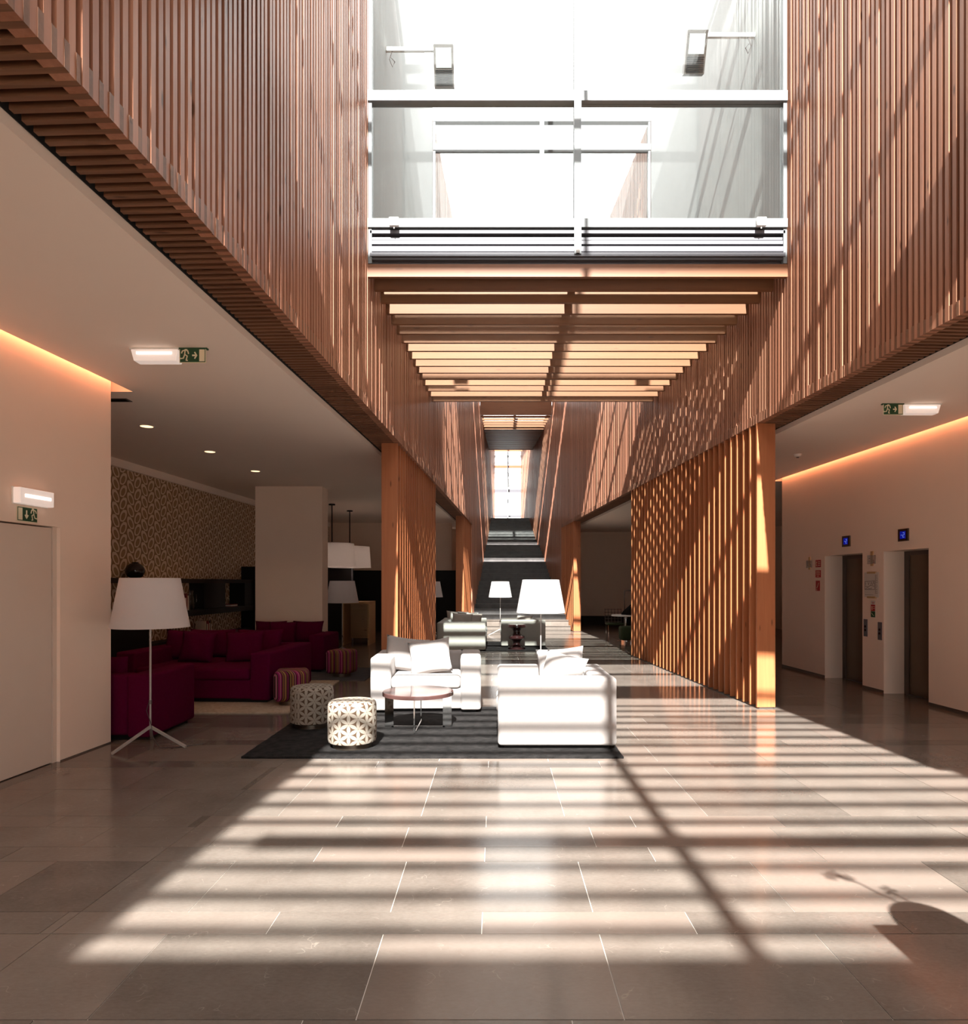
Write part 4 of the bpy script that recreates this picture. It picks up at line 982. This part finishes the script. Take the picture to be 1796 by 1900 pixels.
# ------------------------------------------------------------------ back of the lounge
pt = thing('partition', 'tall black partition panel under the first pendant lamp', 'partition')
MB().box(-5.3, -4.08, 18.9, 19.0, 0, 2.15).build('panel', 'black_lacquer', pt); MB().box(-4.08, -4.055, 18.88, 19.02, 0, 2.15).build('edge_strip', 'aluminium_grey', pt)
pn = thing('wall_panelling', 'black half height panelling behind the light wooden bar table', 'panelling')
for k in range(4): MB().box(-6.0+1.2*k, -4.82+1.2*k, 22.0, 22.06, 0.0, 2.02).build('panel', 'black_lacquer', pn)
struct(MB().box(-6.1, -1.45, 22.06, 22.2, 0, ZC).build('wall_lounge_inner', 'plaster'), 'brown shaded wall above the black panelling', 'wall')
bt = thing('bar_table', 'light wooden bar table with panel ends behind the tripod lamp', 'table')
MB().box(-3.95, -3.26, 17.2, 18.1, 1.07, 1.12).build('table_top', 'oak_light', bt)
MB().box(-3.30, -3.26, 17.2, 18.1, 0.0, 1.07).build('end_panel', 'oak_light', bt); MB().box(-3.95, -3.91, 17.2, 18.1, 0.0, 1.07).build('end_panel', 'oak_light', bt)
MB().box(-3.91, -3.30, 18.0, 18.04, 0.12, 1.07).build('back_panel', 'oak_light', bt)

# ------------------------------------------------------------------ bar side furniture
tb = thing('cafe_table', 'round pale cafe table beside the long fin screen', 'table', (3.62, 18.6, 0))
MB().lathe([(0.38, 0.68), (0.40, 0.69), (0.40, 0.715), (0.39, 0.72)], 40).build('table_top', 'plastic_white', tb, smooth=True)
MB().lathe([(0.025, 0.02), (0.025, 0.60), (0.05, 0.62), (0.03, 0.64), (0.03, 0.68)], 16).build('stem', 'chrome', tb, smooth=True)
MB().lathe([(0.22, 0.0), (0.22, 0.012), (0.03, 0.03)], 32).build('foot', 'chrome', tb, smooth=True)
gs = thing('pouf', 'green felt pouf under the pale cafe table', 'pouf', (3.56, 17.9, 0))
rbox('cushion', 'green_felt', gs, -0.24, 0.24, -0.22, 0.22, 0.08, 0.45, 0.06, 4)
for x in (-0.16, 0.08): MB().box(x, x+0.03, -0.2, 0.2, 0, 0.08).build('runner', 'chrome', gs)
nc = thing('lounge_chair', 'navy chair beside the green pouf', 'chair', (3.98, 17.75, 0))
rbox('seat', 'navy_felt', nc, -0.26, 0.26, -0.26, 0.26, 0.10, 0.45, 0.05, 3); rbox('backrest', 'navy_felt', nc, -0.26, 0.26, 0.2, 0.32, 0.3, 0.80, 0.05, 3)
for x in (-0.22, 0.19):
    for y in (-0.22, 0.19): MB().box(x, x+0.03, y, y+0.03, 0, 0.10).build('leg', 'steel_dark', nc)
wc = thing('wire_chair', 'dark wire mesh chair behind the cafe table', 'chair', (3.36+0.12, 19.6, 0))
for k in range(6): MB().tube([(-0.24+0.096*k, 0.2, 0.40), (-0.24+0.096*k, 0.26, 0.84)], 0.008, 6).build('wire', 'steel_dark', wc)
for k in range(5): MB().tube([(-0.25, 0.21+0.013*k, 0.46+0.09*k), (0.25, 0.21+0.013*k, 0.46+0.09*k)], 0.008, 6).build('wire', 'steel_dark', wc)
rbox('seat', 'green_felt', wc, -0.24, 0.24, -0.24, 0.22, 0.38, 0.44, 0.02, 2)
for x in (-0.22, 0.2):
    for y in (-0.22, 0.2): MB().box(x, x+0.02, y, y+0.02, 0, 0.38).build('leg', 'chrome', wc)
ck = thing('coat', 'black coat heaped on the pale cafe table', 'coat', (3.78, 18.55, 0.72))
m = MB(); vs = []; fs = []
n1, n2 = 18, 9
for i in range(n1):
    a = 2*math.pi*i/n1
    for j in range(n2):
        t_ = j/(n2-1); rr = 0.26*math.sqrt(max(0, 1-t_**1.6))*(1+0.16*math.sin(3*a+2*t_)+0.07*math.sin(7*a+5*t_))
        vs.append((rr*math.cos(a)+0.05*t_, rr*0.7*math.sin(a), 0.30*t_*(1+0.08*math.sin(5*a))))
for i in range(n1):
    for j in range(n2-1):
        i2 = (i+1) % n1; fs.append((i*n2+j, i2*n2+j, i2*n2+j+1, i*n2+j+1))
m._add(vs, fs); m.build('cloth', 'black_cloth', ck, smooth=True)
fm = thing('clothes_rail', 'thin dark metal frame rail behind the black coat', 'rail', (3.95, 19.9, 0))
for x in (-0.12, 0.75): MB().box(x-0.015, x+0.015, -0.015, 0.015, 0, 1.36).build('post', 'steel_dark', fm)
MB().box(-0.135, 0.765, -0.016, 0.016, 1.36, 1.39).build('top_rail', 'steel_dark', fm)
for x in (-0.12, 0.75): MB().box(x-0.02, x+0.02, -0.2, 0.2, 0, 0.02).build('foot', 'steel_dark', fm)
cb = thing('bar_cabinet', 'dark cabinet in the gap past the elevator wall', 'cabinet')
MB().box(7.2, 9.6, 24.6, 25.3, 0.0, 1.1).build('body', 'wenge', cb); MB().box(7.15, 9.65, 24.55, 25.3, 1.1, 1.14).build('worktop', 'steel_dark', cb)
for k in range(3): MB().box(7.22+0.8*k, 7.98+0.8*k, 24.58, 24.6, 0.05, 1.07).build('door', 'black_lacquer', cb)
MB().box(7.2, 9.6, 25.2, 25.3, 1.5, 1.75).build('upper_shelf', 'black_lacquer', cb)

# ------------------------------------------------------------------ desk and orchid standing out of frame, their shadow falls on the floor
dk = thing('reception_desk', 'wooden reception desk by the entrance', 'desk')
MB().box(1.74, 3.3, 1.25, 1.98, 1.04, 1.10).build('desk_top', 'oak_light', dk); MB().box(1.78, 3.26, 1.90, 1.95, 0, 1.04).build('front_panel', 'oak_light', dk)
for x in (1.76, 3.22): MB().box(x, x+0.06, 1.3, 1.9, 0, 1.04).build('side_panel', 'oak_light', dk)
op = thing('orchid_pot', 'potted orchid with two stems on the reception desk', 'plant', (2.03, 1.88, 1.10))
MB().lathe([(0.10, 0.0), (0.15, 0.04), (0.17, 0.10), (0.15, 0.16), (0.12, 0.17)], 28).build('pot', 'black_gloss', op, smooth=True)
MB().tube([(0, 0, 0.15), (-0.05, 0, 0.32), (-0.12, 0, 0.50), (-0.20, 0, 0.60)], 0.006, 6).build('stem', 'leaf', op)
MB().tube([(0.03, 0, 0.15), (0.02, 0, 0.30), (-0.01, 0, 0.42)], 0.006, 6).build('stem', 'leaf', op)
for x, z in ((-0.20, 0.60), (-0.15, 0.56), (-0.24, 0.58), (-0.01, 0.43)):
    m = MB()
    for q in range(5):
        a = q*2*math.pi/5
        m.prism([(0, 0), (0.05*math.cos(a-0.4), 0.05*math.sin(a-0.4)), (0.065*math.cos(a), 0.065*math.sin(a)), (0.05*math.cos(a+0.4), 0.05*math.sin(a+0.4))], 0, 0.002, Matrix.Translation((x, 0, z)) @ Matrix.Rotation(R(60), 4, 'X') @ Matrix.Scale(0.6, 4))
    m.build('flower', 'white_linen', op)
